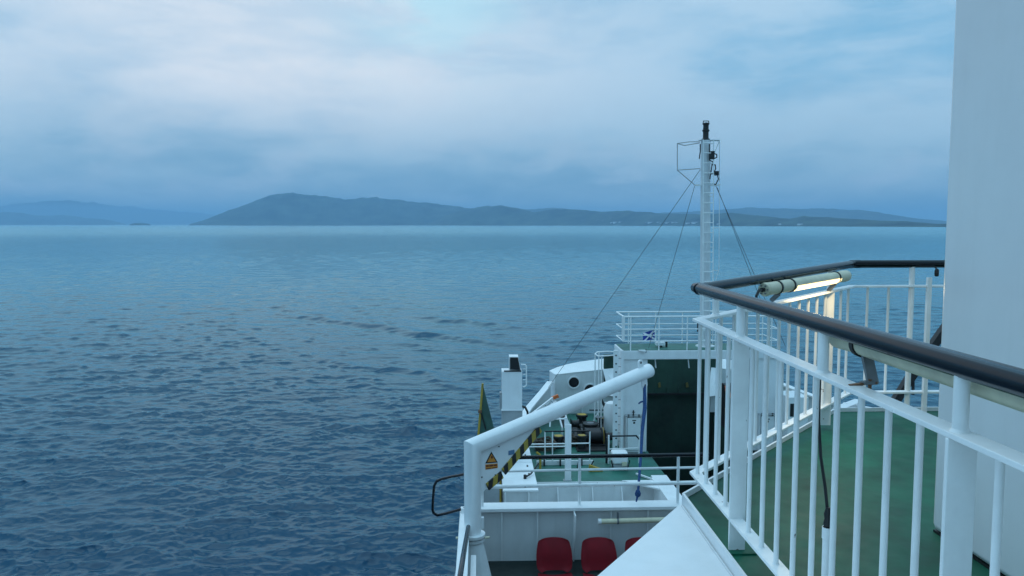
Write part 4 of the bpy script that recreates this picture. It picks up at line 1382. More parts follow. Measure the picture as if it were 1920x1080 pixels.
# ------------------------------------------------------------------ forward bulwarks with fairleads
def fairlead_bulwark(side_, lab):
    def X(x):
        return x if side_ > 0 else 2 * SX - x
    t = thing('bow_bulwark', lab, 'bulwark', (X(3.7), 30.0, MOOR_Z))
    Y = 29.9
    top = [(1031, 697), (1045, 691), (1065, 685), (1090, 680), (1120, 676), (1150, 673), (1168, 672)]
    T = [at(a, b_, y=Y + 0.3) for a, b_ in top]
    inner = [at(1041, 702, y=Y), at(1075, 698, y=Y), at(1105, 695, y=Y), at(1133, 692, y=Y), at(1150, 691, y=Y)]
    # plating seen from inside
    poly = [inner[0], *inner[1:], V((inner[-1].x, Y, MOOR_Z)), V((inner[0].x, Y, MOOR_Z))]
    plate = [(X(p.x), Y, p.z) for p in poly]
    part('plate', B().prism(plate, (0, 0.05, 0)), M['white_old'], t)
    # broad flange along the top, leaning outboard
    b = B()
    n = len(T)
    for i in range(n - 1):
        ia = inner[min(i, 4)] if i < 5 else inner[4]
        ib = inner[min(i + 1, 4)]
        a0, a1 = T[i], T[i + 1]
        q = [V((X(a0.x), Y + 0.55, a0.z)), V((X(a1.x), Y + 0.55, a1.z)), V((X(ib.x), Y - 0.02, ib.z)), V((X(ia.x), Y - 0.02, ia.z))]
        b.prism(q, (0, 0.02, -0.06))
    part('top_flange', b, M['white'], t)
    a0, a1 = T[0], inner[0]
    part('side_flange', B().prism([(X(a0.x), Y + 0.4, a0.z), (X(a1.x), Y - 0.02, a1.z), (X(a1.x), Y - 0.02, MOOR_Z), (X(a0.x - 0.02), Y + 0.4, MOOR_Z)], (0.0, 0.04, 0)), M['white'], t)
    for px, py, r_ in ((1076, 717, 0.19), (1106, 731, 0.20)):
        c = at(px, py, y=Y - 0.01)
        cx = X(c.x)
        ring = B()
        vs_, fs = [], []
        K = 24
        for k in range(K):
            a = 2 * math.pi * k / K
            for rr_, yy in ((r_, 0), (r_ + 0.012, -0.05), (r_ + 0.05, -0.05), (r_ + 0.06, 0.02)):
                vs_.append((cx + rr_ * math.cos(a), Y + yy, c.z + rr_ * math.sin(a)))
        for k in range(K):
            for m_ in range(3):
                a, b2 = k * 4 + m_, ((k + 1) % K) * 4 + m_
                fs.append((a, a + 1, b2 + 1, b2))
        fl_ = part('fairlead', ring.add(vs_, fs), M['white'], t)
        part('opening', B().tube([(cx, Y - 0.012, c.z), (cx, Y + 0.02, c.z)], r_, 24), M['hole_dark'], fl_)
    bt0 = at(1136, 690, y=Y - 0.1)
    part('buttress', B().prism([(X(at(1130, 690, y=Y).x), Y - 0.05, at(1130, 692, y=Y).z), (X(at(1150, 690, y=Y).x), Y - 0.05, at(1150, 690, y=Y).z),
                                (X(at(1168, 720, y=Y).x), Y - 0.9, MOOR_Z + 0.8), (X(at(1138, 718, y=Y).x), Y - 0.6, MOOR_Z + 0.8)], (0, 0.06, 0)), M['white'], t)
    for px in (1052, 1092, 1120):
        c = at(px, 770, y=Y - 0.15)
        part('rib', B().bx(X(c.x) - 0.015, X(c.x) + 0.015, Y - 0.22, Y - 0.001, MOOR_Z, at(px, 752, y=Y).z), M['white'], t)
    return t


fairlead_bulwark(1, 'white curved bow bulwark with round fairlead holes to port of the ramp')
fairlead_bulwark(-1, 'white curved bow bulwark seen through the balusters to starboard of the ramp')

# ring guard at the ladder head, between bulwark and gantry
rg = thing('ladder_guard', 'white hooped guard rail at the head of the gantry ladder', 'railing', at(1138, 690, y=27.0))
hoop = [at(1161, 660, y=27.2), at(1140, 659, y=27.1), at(1120, 660, y=27.0), at(1115.5, 664, y=26.9), at(1122, 668, y=26.7), at(1140, 667, y=26.6), at(1161, 665, y=26.6)]
part('hoop', B().tube(hoop, 0.022, 8), M['white_rail'], rg)
for px, py, Y in ((1116, 664, 26.9), (1128, 668, 26.7), (1123, 661, 27.0)):
    a = at(px, py, y=Y)
    part('upright', B().tube([a, (a.x, Y, MOOR_Z)], 0.020, 8), M['white_rail'], rg)

# gantry ladder with perforated side channels
gl_ = thing('gantry_ladder', 'white ladder with perforated side channels beside the port pillar', 'ladder', at(1160, 850, y=24.4))
for px, wpx in ((1155, 9), (1167, 5)):
    a = at(px, 660, y=24.4)
    w_ = wpx / F_PX * 24.4
    part('side_channel', B().bx(a.x - w_ / 2, a.x + w_ / 2, 24.36, 24.44, MOOR_Z, at(px, 657, y=24.4).z), M['white'], gl_)
for i in range(12):
    a = at(1161.5, 672 + i * 15.5, y=24.4)
    part('rung', B().tube([(a.x - 0.06, 24.4, a.z), (a.x + 0.07, 24.4, a.z)], 0.014, 6), M['grey'], gl_)
    part('channel_hole', B().tube([(a.x - 0.115, 24.352, a.z + 0.1), (a.x - 0.115, 24.359, a.z + 0.1)], 0.026, 8), M['black'], gl_)

# locker door on the port pillar
for sgn, lab in ((1, 'narrow white locker with dark clips on the port gantry pillar'), (-1, 'white locker on the starboard gantry pillar behind the balusters')):
    fX = (lambda x: x) if sgn > 0 else (lambda x: 2 * SX - x)
    p0, p1 = at(1173, 779, y=24.58), at(1202, 850, y=24.58)
    xa, xb = sorted((fX(p0.x), fX(p1.x)))
    lk = thing('locker', lab, 'locker', ((xa + xb) / 2, 24.58, MOOR_Z))
    part('body', B().bx(xa, xb, 24.50, 24.655, MOOR_Z + 0.05, p0.z), M['white'], lk, 0.012)
    part('door', B().bx(xa + 0.045, xb - 0.045, 24.475, 24.497, MOOR_Z + 0.12, p0.z - 0.05), M['white'], lk, 0.006)
    part('shade_outline', B().bx(xa + 0.032, xb - 0.032, 24.492, 24.4985, MOOR_Z + 0.107, p0.z - 0.037), M['steel'], lk)  # dark outline painting the shadow gap round the door
    part('drip_edge', B().bx(xa - 0.02, xb + 0.02, 24.44, 24.655, p0.z, p0.z + 0.015), M['grey'], lk)
    part('base', B().bx(xa + 0.03, xb - 0.03, 24.52, 24.655, MOOR_Z, MOOR_Z + 0.05), M['grey'], lk)
    for f_ in (0.15, 0.45, 0.8):
        part('clip', B().bx(xa + (xb - xa) * f_ - 0.025, xa + (xb - xa) * f_ + 0.025, 24.47, 24.50, p0.z - 0.04, p0.z + 0.05), M['black'], lk)
    part('hook', B().tube([((xa + xb) / 2, 24.6, p0.z), ((xa + xb) / 2, 24.6, p0.z + 0.16)], 0.02, 6), M['black'], lk)
    part('hook', B().beam(((xa + xb) / 2 - 0.05, 24.6, p0.z + 0.1), ((xa + xb) / 2 + 0.05, 24.6, p0.z + 0.1), 0.02, 0.02), M['black'], lk)
    part('tally_plate', B().bx((xa + xb) / 2 - 0.06, (xa + xb) / 2 + 0.06, 24.468, 24.474, p0.z - 0.15, p0.z - 0.12), M['black'], lk)
    part('tally_plate', B().bx((xa + xb) / 2 - 0.03, (xa + xb) / 2 + 0.03, 24.468, 24.474, p0.z - 0.24, p0.z - 0.18), M['black'], lk)

# ------------------------------------------------------------------ mooring deck equipment
def bollard(px, py, Y, r_, lab, rot=0.0):
    c = at(px, py, y=Y)
    t = thing('bollard', lab, 'bollard', (c.x, Y, MOOR_Z), 'bollards on the mooring deck')
    h = c.z - MOOR_Z
    part('barrel', B().lathe((c.x, Y, MOOR_Z), [(r_ * 1.25, 0), (r_ * 1.25, 0.04), (r_ * 0.9, 0.05), (r_ * 0.88, h - 0.09), (r_ * 1.12, h - 0.07), (r_ * 1.12, h - 0.01), (r_ * 1.06, h)], 18), M['black'], t)
    k = []
    for a in (200, 250, 300, 340, 20, 160):
        a_ = R(a + rot)
        k.append((c.x + r_ * 0.9 * math.cos(a_), Y + r_ * 0.9 * math.sin(a_), c.z + 0.003))
    part('yellow_top', B().prism(k[:4] + [(c.x + r_ * 0.6, Y + r_ * 0.75, c.z + 0.003), (c.x - r_ * 0.75, Y + r_ * 0.6, c.z + 0.003)], (0, 0, 0.006)), M['yellow'], t)


bollard(1091, 777, 27.9, 0.19, 'black bollard with yellow top nearest the bow, left of the winch disc')
bollard(1128, 783, 27.4, 0.175, 'black bollard with yellow top right of the winch disc')
bollard(1047, 817, 25.3, 0.17, 'black bollard with yellow top left of the white rail post', 15)
bollard(1091, 816, 25.0, 0.15, 'black bollard with yellow top behind the small rail right of the white post', -10)

cp = at(1107, 793, y=26.4)
wc = thing('capstan', 'black mooring capstan with grey disc top between the bollards', 'capstan', (cp.x, 26.4, MOOR_Z))
hh = cp.z - MOOR_Z
part('drum', B().lathe((cp.x, 26.4, MOOR_Z), [(0.40, 0), (0.40, 0.10), (0.30, 0.14), (0.22, 0.3), (0.22, hh - 0.12), (0.27, hh - 0.06), (0.27, hh - 0.02)], 20), M['black'], wc)
part('disc', B().lathe((cp.x, 26.4, cp.z - 0.02), [(0.28, 0), (0.285, 0.012), (0.27, 0.025)], 24), M['black'], wc)
part('cap_plate', B().lathe((cp.x, 26.4, cp.z + 0.005), [(0.12, 0), (0.11, 0.012)], 16), M['steel'], wc)
wx = at(1114, 826, y=25.7)
wn_ = thing('mooring_winch', 'black winch drum with yellow flange beside the capstan', 'winch', (wx.x, 25.7, MOOR_Z))
part('drum', B().tube([(wx.x - 0.30, 25.5, MOOR_Z + 0.30), (wx.x + 0.20, 25.5, MOOR_Z + 0.30)], 0.19, 18), M['black'], wn_)
for dx in (-0.34, 0.20):
    part('flange', B().tube([(wx.x + dx, 25.5, MOOR_Z + 0.30), (wx.x + dx + 0.04, 25.5, MOOR_Z + 0.30)], 0.28, 20), M['black'], wn_)
bx0, bx1 = at(1079, 850, y=25.2).x, at(1141, 850, y=25.2).x
part('bedplate', B().bx(bx0, bx1, 24.75, 27.75, MOOR_Z + 0.002, MOOR_Z + 0.05), M['black'], wn_, 0.01)
part('warning_ring', B().tube([(wx.x + 0.245, 25.5, MOOR_Z + 0.30), (wx.x + 0.262, 25.5, MOOR_Z + 0.30)], 0.285, 20), M['yellow'], wn_)
part('bed', B().bx(wx.x - 0.45, wx.x + 0.45, 25.2, 25.95, MOOR_Z, MOOR_Z + 0.09), M['black'], wn_)
part('gearbox', B().bx(wx.x - 0.42, wx.x + 0.38, 25.7, 26.05, MOOR_Z + 0.09, MOOR_Z + 0.45), M['black'], wn_, 0.03)
part('motor', B().tube([(wx.x + 0.36, 25.6, MOOR_Z + 0.26), (wx.x + 0.62, 25.6, MOOR_Z + 0.26)], 0.13, 14), M['black'], wn_)
part('brake_lever', B().tube([(wx.x - 0.38, 25.4, MOOR_Z + 0.4), (wx.x - 0.44, 25.3, MOOR_Z + 0.85)], 0.018, 6), M['black'], wn_)


wl_ = thing('windlass', 'low black windlass casing and painted shadow between the two bow bollards', 'windlass', (at(1110, 830, y=27.0).x, 27.0, MOOR_Z))
w0, w1 = at(1086, 800, y=27.0).x, at(1136, 800, y=27.0).x
part('casing', B().bx(w0, w1, 26.8, 27.25, MOOR_Z, at(1110, 797, y=27.0).z), M['black'], wl_, 0.06)  # black box stands for both machine and the shadow below the bollards
part('warping_head', B().tube([(w0 - 0.02, 27.0, MOOR_Z + 0.34), (w0 - 0.1, 27.0, MOOR_Z + 0.34), (w0 - 0.24, 27.0, MOOR_Z + 0.34), (w0 - 0.3, 27.0, MOOR_Z + 0.34)], [0.17, 0.12, 0.12, 0.19], 16), M['black'], wl_)
part('handwheel', B().lathe(((w0 + w1) / 2 + 0.2, 26.72, MOOR_Z + 0.62), [(0.13, 0), (0.15, 0.015), (0.13, 0.03)], 14), M['steel'], wl_)
part('handwheel_stem', B().tube([((w0 + w1) / 2 + 0.2, 26.72, MOOR_Z), ((w0 + w1) / 2 + 0.2, 26.72, MOOR_Z + 0.62)], 0.02, 8), M['black'], wl_)
cs0 = at(1068, 848, y=25.2)
cst = thing('chain_stopper', 'small black chain stopper right of the white rail post', 'stopper', (at(1078, 850, y=25.6).x, 25.6, MOOR_Z))
cx0 = at(1078, 850, y=25.6).x
part('block', B().bx(cx0 - 0.13, cx0 + 0.13, 25.45, 25.75, MOOR_Z, MOOR_Z + 0.3), M['black'], cst, 0.03)
part('pawl', B().beam((cx0, 25.4, MOOR_Z + 0.32), (cx0 + 0.05, 25.8, MOOR_Z + 0.45), 0.06, 0.05), M['black'], cst)
part('chain_pipe', B().lathe((cx0 - 0.35, 25.9, MOOR_Z), [(0.2, 0), (0.18, 0.1), (0.12, 0.16), (0.12, 0.2)], 14), M['black'], cst)


def rope_pile(px, py, Y, n, rad, lab):
    c = at(px, py, y=Y)
    b = B()
    pts = []
    for i in range(n * 12):
        a = i / 12 * 2 * math.pi
        rr_ = rad * (0.55 + 0.45 * random.random())
        pts.append((c.x + rr_ * math.cos(a), Y + rr_ * 0.8 * math.sin(a), MOOR_Z + 0.04 + 0.34 * (i / (n * 12)) * random.uniform(0.7, 1.1)))
    b.tube(pts, 0.034, 6)
    solo('mooring_rope', b, M['rope'], (c.x, Y, MOOR_Z), lab, 'rope')


rope_pile(1022, 842, 25.0, 9, 0.36, 'heap of brown mooring rope left of the bollard')
rope_pile(1150, 805, 27.6, 6, 0.26, 'brown mooring rope heaped beside the gantry ladder')
rope_pile(1075, 828, 25.4, 5, 0.16, 'coil of brown rope hung behind the white rail post')

# white rail post standing on the green deck
wpst = at(1064, 912, y=21.95)
wpz = at(1064, 784, y=21.95).z
rp_ = thing('deck_post', 'broad white flat post standing on the green mooring deck', 'post', (wpst.x, 21.95, MOOR_Z))
part('post', B().bx(at(1059, 900, y=21.95).x, at(1070.5, 900, y=21.95).x, 21.9, 22.0, MOOR_Z, wpz - 0.18), M['white'], rp_, 0.006)
part('head', B().prism([at(1058.5, 783, y=21.95), at(1063, 783, y=21.95), at(1070, 798, y=21.95), at(1070, 803, y=21.95), at(1058.5, 803, y=21.95)], (0, 0.06, 0)), M['white'], rp_)
part('arm', B().tube([at(1060, 785, y=21.97), at(1032, 786, y=21.97), at(1031, 800, y=21.97)], 0.022, 8), M['white_rail'], rp_)
part('foot', B().bx(wpst.x - 0.12, wpst.x + 0.12, 21.87, 22.03, MOOR_Z, MOOR_Z + 0.02), M['grey'], rp_)

CYY = 23.4
cm = thing('low_coaming', 'low white coaming across the mooring deck under a short rail', 'coaming', (at(1060, 880, y=CYY).x, CYY, MOOR_Z))
part('plate', B().bx(at(1006, 880, y=CYY).x, at(1112, 880, y=CYY).x, CYY, CYY + 0.06, MOOR_Z, at(1060, 864, y=CYY).z), M['white'], cm)
for px in (1020, 1050, 1090):
    a = at(px, 870, y=CYY)
    part('bracket', B().bx(a.x - 0.02, a.x + 0.02, CYY - 0.12, CYY - 0.001, MOOR_Z, MOOR_Z + 0.2), M['black'], cm)
sr = thing('short_rail', 'short rail with black top bar in front of the bollards', 'railing', (at(1060, 880, y=CYY).x, CYY, MOOR_Z + 0.2))
part('top_bar', B().tube([at(1021, 809, y=CYY), at(1106, 808, y=CYY)], 0.024, 8), M['black_rail'], sr)
part('middle_bar', B().tube([at(994, 833, y=CYY), at(1106, 831, y=CYY)], 0.020, 8), M['white_rail'], sr)
part('middle_bar', B().tube([at(991, 838, y=CYY - 0.1), at(1060, 837, y=CYY - 0.1)], 0.020, 8), M['white_rail'], sr)
part('bottom_bar', B().tube([at(1021, 854, y=CYY), at(1106, 852, y=CYY)], 0.020, 8), M['white_rail'], sr)
for px in (1022, 1036, 1106):
    a = at(px, 809, y=CYY)
    part('upright', B().tube([a, (a.x, CYY, MOOR_Z + 0.1)], 0.020, 8), M['white_rail'], sr)
yh = at(1013, 860, y=23.0)
yb = thing('yellow_hook_bar', 'yellow bent bar beside the white casing on the mooring deck', 'bar', (yh.x, 23.0, MOOR_Z))
part('bar', B().tube([(yh.x, 23.0, MOOR_Z), at(1013, 862, y=23.0), at(1012, 853, y=23.0), at(1006, 848, y=23.0)], 0.035, 8), M['yellow'], yb)
yp = at(1116, 882, y=22.8)
yc = thing('yellow_chock', 'yellow wedge chock lying on the green mooring deck', 'chock', (yp.x, 22.8, MOOR_Z))
part('wedge', B().prism([(yp.x - 0.2, 22.7, MOOR_Z + 0.005), (yp.x + 0.22, 22.7, MOOR_Z + 0.005), (yp.x + 0.2, 22.7, MOOR_Z + 0.06), (yp.x - 0.18, 22.7, MOOR_Z + 0.2)], (0, 0.12, 0)), M['yellow'], yc)
for px0, py0, px1, py1 in ((1082, 878, 1086, 862), (1106, 877, 1113, 864)):
    part('black_leg', B().beam(at(px0, py0, y=22.9), at(px1, py1, y=22.9), 0.03, 0.03), M['black'], yc)

# white capsule on a black frame, with its own little rail
cx_ = at(1161, 880, y=23.0)
cz1, cz0 = at(1161, 845, y=23.0).z, at(1161, 868, y=23.0).z
rc = thing('white_canister', 'rounded white canister in a dark frame beside the trunk coaming', 'canister', (cx_.x, 23.0, MOOR_Z))
part('body', B().bx(cx_.x - 0.245, cx_.x + 0.235, 22.8, 23.2, cz0, cz1), M['white'], rc, 0.07)
part('tray', B().bx(cx_.x - 0.22, cx_.x + 0.24, 22.82, 23.18, cz0 - 0.10, cz0), M['grey'], rc)
for s in (-1, 1):
    part('frame_leg', B().beam((cx_.x + s * 0.27, 22.78, cz0 + 0.15), (cx_.x + s * 0.2, 22.8, MOOR_Z), 0.03, 0.03), M['black'], rc)
part('stand', B().bx(cx_.x - 0.16, cx_.x + 0.16, 22.9, 23.1, MOOR_Z, cz0 - 0.1), M['black'], rc)
tg = at(1171, 870, y=22.76)
part('tag', B().bx(tg.x - 0.075, tg.x + 0.07, 22.75, 22.765, tg.z - 0.06, tg.z + 0.06), M['cream'], rc)
r2_ = thing('deck_rail', 'short white rail with black top bar behind the white canister', 'railing', (cx_.x, 23.5, MOOR_Z))
part('top_bar', B().tube([at(1143, 818, y=23.5), at(1193, 817, y=23.5), at(1199, 824, y=23.5)], 0.024, 8), M['black_rail'], r2_)
part('middle_bar', B().tube([at(1142, 842, y=23.5), at(1198, 840, y=23.5)], 0.018, 8), M['white_rail'], r2_)
for px in (1141.5, 1199):
    a = at(px, 816, y=23.5)
    part('upright', B().tube([(a.x, 23.5, MOOR_Z), (a.x, 23.5, a.z)], 0.026, 8), M['white_rail'], r2_)
a = at(1138, 820, y=23.55)
part('dark_post', B().tube([(a.x, 23.55, MOOR_Z), (a.x, 23.55, a.z)], 0.04, 8), M['black'], r2_)
hb_ = thing('hinged_bar', 'white hinged bar lying over the trunk coaming', 'bar', at(1225, 903, y=21.9))
part('bar', B().beam(at(1193, 888, y=22.3), at(1224, 899, y=21.8), 0.05, 0.04), M['white'], hb_)
part('bar', B().beam(at(1223, 897, y=21.8), at(1237, 916, y=21.2), 0.05, 0.04), M['white'], hb_)

# white casing along the port side and the black and yellow box behind it
CZ = -6.5
cs_r = at(1008, 918, z=CZ)
cs = thing('deck_casing', 'long white casing with hinged lids along the port side', 'casing', (1.0, cs_r.y, MOOR_Z))
part('body', B().bx(0.56, cs_r.x, cs_r.y, 23.6, -9.0, CZ - 0.05), M['white_old'], cs)
part('lid', B().bx(0.54, cs_r.x + 0.02, cs_r.y - 0.03, 21.4, CZ - 0.05, CZ), M['white'], cs, 0.01)
part('lid', B().bx(0.54, cs_r.x + 0.02, 21.43, 23.6, CZ - 0.05, CZ), M['white'], cs, 0.01)
for Y in (20.3, 21.0, 22.0, 23.0):
    part('hinge', B().bx(cs_r.x - 0.16, cs_r.x - 0.12, Y, Y + 0.07, CZ, CZ + 0.03), M['black'], cs)
part('frame', B().bx(0.58, 0.62, cs_r.y - 0.06, cs_r.y - 0.001, -9.0, CZ - 0.06), M['white'], cs)
part('frame', B().bx(cs_r.x - 0.24, cs_r.x - 0.2, cs_r.y - 0.06, cs_r.y - 0.001, -9.0, CZ - 0.06), M['white'], cs)
a = at(1000, 906, y=21.0)
ch = thing('hose_end', 'black hose end lying on the white casing', 'hose', (cs_r.x - 0.3, 20.2, CZ))
part('hose', B().tube([(cs_r.x - 0.25, 20.0, CZ + 0.04), (cs_r.x - 0.1, 20.2, CZ + 0.06), (cs_r.x + 0.02, 20.4, CZ + 0.13), (cs_r.x + 0.12, 20.5, CZ + 0.24)], 0.022, 6), M['black'], ch)
part('nozzle', B().tube([(cs_r.x - 0.26, 20.0, CZ + 0.002), (cs_r.x - 0.26, 20.0, CZ + 0.1)], 0.04, 8), M['black'], ch)
bp_ = at(922, 945, y=17.0)
by_ = thing('hazard_box', 'black box with yellow side behind the davit post', 'box', (bp_.x, 17.0, -6.6))
part('box', B().bx(at(907, 930, y=17).x, at(932, 930, y=17).x, 17.0, 17.5, -6.6, at(920, 902, y=17).z), M['black'], by_)
part('yellow_panel', B().bx(at(932, 930, y=17).x + 0.002, at(940, 930, y=17).x, 16.98, 17.5, -6.6, at(920, 898, y=17).z), M['yellow'], by_)
part('lever', B().beam(at(914, 918, y=16.9), at(916, 938, y=16.9), 0.03, 0.03), M['white'], by_)
part('stand', B().bx(at(907, 930, y=17).x, at(940, 930, y=17).x, 17.05, 17.45, -9.0, -6.6), M['grey'], by_)

# vent trunk with black cowl
VY = 22.0
va, vb = at(941, 697, y=VY), at(979, 769, y=VY)
vt = thing('vent_trunk', 'tall white vent box with black louvred cowl at the port side', 'vent', ((va.x + vb.x) / 2, VY, -7.0))
part('casing', B().bx(va.x, vb.x, VY, VY + 0.55, vb.z, va.z), M['white'], vt, 0.012)
part('base', B().bx(va.x + 0.0, vb.x + 0.01, VY + 0.02, VY + 0.5, -7.4, vb.z - 0.001), M['grey'], vt)
part('rim', B().bx(va.x - 0.02, vb.x + 0.02, VY - 0.02, VY + 0.57, vb.z - 0.012, vb.z + 0.012), M['white'], vt)
cowl = [at(955, 693.5, y=VY + 0.02), at(977, 694, y=VY + 0.02), at(972, 669, y=VY + 0.02), at(955, 669, y=VY + 0.02)]
part('cowl', B().prism(cowl, (0, 0.4, 0)), M['white'], vt)
part('louvre', B().prism([p + V((0, -0.012, 0)) for p in (at(956.3, 693, y=VY), at(975.5, 693.5, y=VY), at(971, 670.5, y=VY), at(956.3, 670.5, y=VY))], (0, 0.02, 0)), M['black'], vt)
lip = at(945, 694, y=VY)
part('top_edge', B().bx(lip.x, vb.x - 0.02, VY - 0.015, VY + 0.1, va.z, va.z + 0.02), M['black'], vt)
part('handrail', B().tube([at(977, 683, y=VY + 0.1), at(985, 684, y=VY + 0.1), at(987, 687, y=VY + 0.1), at(987, 722, y=VY + 0.1), at(984, 725, y=VY + 0.1), at(980, 725, y=VY + 0.1)], 0.018, 8), M['white_rail'], vt)
for i in range(3):
    part('rung', B().tube([at(980, 692 + i * 10, y=VY + 0.1), at(987, 692 + i * 10, y=VY + 0.1)], 0.012, 6), M['white_rail'], vt)
part('hose', B().tube([at(979, 762, y=VY + 0.1), at(985, 764, y=VY + 0.1), at(989, 772, y=VY + 0.1), at(990, 785, y=VY + 0.1)], 0.03, 8), M['black'], vt)
part('side_rib', B().bx(va.x - 0.06, va.x - 0.001, VY + 0.1, VY + 0.3, vb.z, at(940, 738, y=VY).z), M['grey'], vt)

# green hinged flap standing up at the ship side
GY_ = 17.0
fg = thing('green_flap', 'upright green triangular flap with yellow edge at the ship side', 'flap', at(905, 860, y=GY_))
tri = [at(905, 720, y=GY_), at(927, 806, y=GY_ - 0.1), at(938, 850, y=GY_ - 0.15), at(893, 850, y=GY_)]
part('panel', B().prism(tri, (0.0, 0.03, 0)), M['flap'], fg)
part('yellow_edge', B().beam(at(905, 719, y=GY_), at(894, 850, y=GY_), 0.045, 0.05, (0, 1, 0)), M['yellow'], fg)
part('stay', B().tube([at(901, 770, y=GY_ - 0.03), at(905, 785, y=GY_ - 0.05), at(911, 806, y=GY_ - 0.05)], 0.014, 6), M['black'], fg)
part('latch', B().bx(at(899, 771, y=GY_).x - 0.03, at(899, 771, y=GY_).x + 0.05, GY_ - 0.06, GY_ - 0.03, at(899, 773, y=GY_).z, at(899, 768, y=GY_).z), M['rusty'], fg)
part('hinge_post', B().bx(at(896, 850, y=GY_).x, at(936, 850, y=GY_).x, GY_ - 0.12, GY_ + 0.05, -6.2, at(900, 848, y=GY_).z), M['grey'], fg)

# orange marker lamp on the port bulwark cap and the slanting stowage frame
om = at(1041, 744, y=28.3)
ob_ = thing('orange_marker', 'small orange marker light on the port bulwark rail', 'marker', om)
part('light', B().beam(at(1035, 747, y=28.2), at(1047, 742, y=28.2), 0.12, 0.11), M['orange'], ob_)
part('base', B().bx(om.x - 0.1, om.x + 0.1, 28.15, 28.35, -6.2, om.z - 0.05), M['white'], ob_)
fp = thing('stowed_gangway', 'white framed gangway leaning along the port bulwark', 'gangway', at(1015, 765, y=27))
for o_ in (0, 7):
    part('side_rail', B().beam(at(990 + o_, 783 + o_ * 0.5, y=25.6), at(1036 + o_, 747 + o_, y=28.0), 0.05, 0.10), M['white'], fp)
for f_ in (0.15, 0.4, 0.65, 0.9):
    a = at(990, 783, y=25.6).lerp(at(1036, 747, y=28.0), f_)
    b_ = at(997, 786, y=25.6).lerp(at(1043, 754, y=28.0), f_)
    part('tread', B().beam(a, b_, 0.06, 0.03), M['grey'], fp)

# black stair flight by the bow, its white stringers
sf = thing('bow_steps', 'steep black steps with white stringers near the bow bulwark', 'steps', at(1058, 800, y=27.0))
part('tread_panel', B().prism([at(1047, 774, y=27.0), at(1058, 772, y=27.0), at(1066, 800, y=26.6), at(1055, 802, y=26.6)], (0, 0.05, 0)), M['black'], sf)
for px0, px1 in ((1046, 1054), (1058.5, 1067)):
    part('stringer', B().beam(at(px0, 772, y=27.0), at(px1, 802, y=26.5), 0.05, 0.05), M['white'], sf)
part('leg', B().beam(at(1054, 802, y=26.5), V((at(1054, 802, y=26.5).x, 26.5, MOOR_Z)), 0.05, 0.05), M['white'], sf)
part('leg', B().beam(at(1067, 802, y=26.5), V((at(1067, 802, y=26.5).x, 26.5, MOOR_Z)), 0.05, 0.05), M['white'], sf)

# white mooring pipe frame and dark gear between the bollards and the gantry
pf = thing('rope_frame', 'white slanting tube frame with black rope over it beside the gantry', 'frame', at(1130, 790, y=28.3))
part('strut', B().tube([at(1115, 784, y=28.3), at(1135, 755, y=28.4), V((at(1140, 800, y=28.4).x, 28.4, MOOR_Z))], 0.025, 8), M['white_rail'], pf)
part('strut', B().tube([at(1115, 784, y=28.3), V((at(1112, 800, y=28.3).x, 28.3, MOOR_Z))], 0.025, 8), M['white_rail'], pf)
part('rope', B().tube([at(1127, 748, y=28.3), at(1133, 760, y=28.25), at(1138, 756, y=28.2), at(1141, 765, y=28.2), at(1139, 780, y=28.2)], 0.045, 8), M['black'], pf)
part('bar', B().tube([at(1105, 769, y=28.35), at(1142, 769, y=28.35)], 0.025, 8), M['black'], pf)
dt = thing('deck_tank', 'white rounded tank standing behind the gantry ladder', 'tank', (at(1146, 800, y=26.8).x, 26.8, MOOR_Z))
part('shell', B().lathe((at(1146, 800, y=26.8).x, 26.8, MOOR_Z), [(0.2, 0.0), (0.26, 0.1), (0.27, 0.9), (0.2, 1.1), (0.08, 1.16)], 20), M['white'], dt)

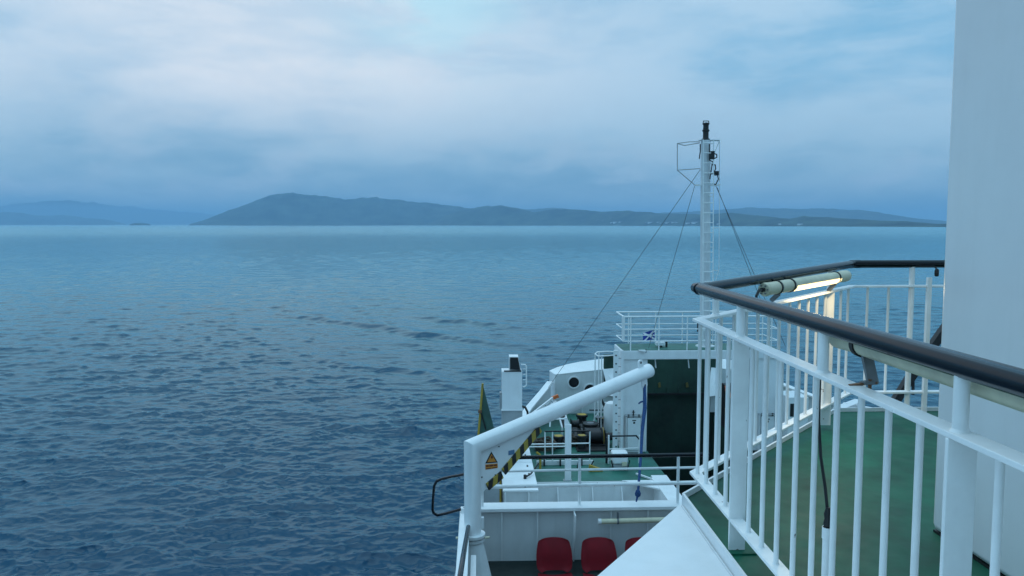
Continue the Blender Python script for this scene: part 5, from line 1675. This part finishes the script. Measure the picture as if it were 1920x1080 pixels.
# black and orange gear stowed against the starboard side of the trunk
og = at(1362, 760, y=27.5)
oo = thing('stowed_gear', 'orange and black gear stowed behind the corner balusters', 'gear', (og.x, 27.5, MOOR_Z))
part('rack', B().bx(og.x - 0.06, og.x + 0.6, 27.5, 27.9, MOOR_Z, at(1362, 722, y=27.5).z), M['black'], oo)
part('jacket', B().beam(at(1363, 724, y=27.4), at(1366, 745, y=27.4), 0.2, 0.12), M['orange'], oo)
part('yellow_bar', B().beam(at(1361, 765, y=27.4), at(1362, 850, y=27.4), 0.05, 0.05), M['yellow'], oo)

# starboard mooring gear glimpsed through the balusters
def star_bollard(px, py, Y, lab):
    c = at(px, py, y=Y)
    t = thing('bollard', lab, 'bollard', (c.x, Y, MOOR_Z), 'bollards on the mooring deck')
    h = 0.6
    part('barrel', B().lathe((c.x, Y, MOOR_Z), [(0.22, 0), (0.22, 0.04), (0.17, 0.05), (0.17, h - 0.09), (0.2, h - 0.07), (0.2, h)], 18), M['black'], t)
    part('yellow_top', B().lathe((c.x, Y, MOOR_Z + h), [(0.17, 0.001), (0.16, 0.006)], 16), M['yellow'], t)


star_bollard(1488, 790, 27.0, 'black bollard seen through the balusters to starboard')
cab = thing('louvred_casing', 'white casing with black louvre seen through the balusters', 'casing', (at(1490, 790, y=24).x, 24, MOOR_Z))
q0, q1 = at(1478, 745, y=24), at(1515, 800, y=24)
part('body', B().bx(q0.x, q1.x, 24, 25, MOOR_Z, q0.z), M['white'], cab, 0.02)
w0, w1 = at(1482, 757, y=23.99), at(1491, 781, y=23.99)
part('louvre', B().bx(w0.x, w1.x, 23.985, 23.998, w1.z, w0.z), M['black'], cab)

# ------------------------------------------------------------------ haze between the ship and the far shore
hz = B().bx(-31500, 31500, -31500, 31500, -EYE.z - 2.2, 430)
mh = bpy.data.materials.new('haze')
mh.use_nodes = True
th_ = mh.node_tree
th_.nodes.clear()
pv = N(th_, 'ShaderNodeVolumePrincipled', inp={'Density': 1.1e-4, 'Anisotropy': 0.0})
pv.inputs['Color'].default_value = (0.43, 0.70, 0.94, 1)
oo_ = N(th_, 'ShaderNodeOutputMaterial')
th_.links.new(pv.outputs[0], oo_.inputs['Volume'])
ho = solo('haze', hz, mh, (0, 0, -EYE.z), 'thin blue haze over the water', None, None, 'stuff')
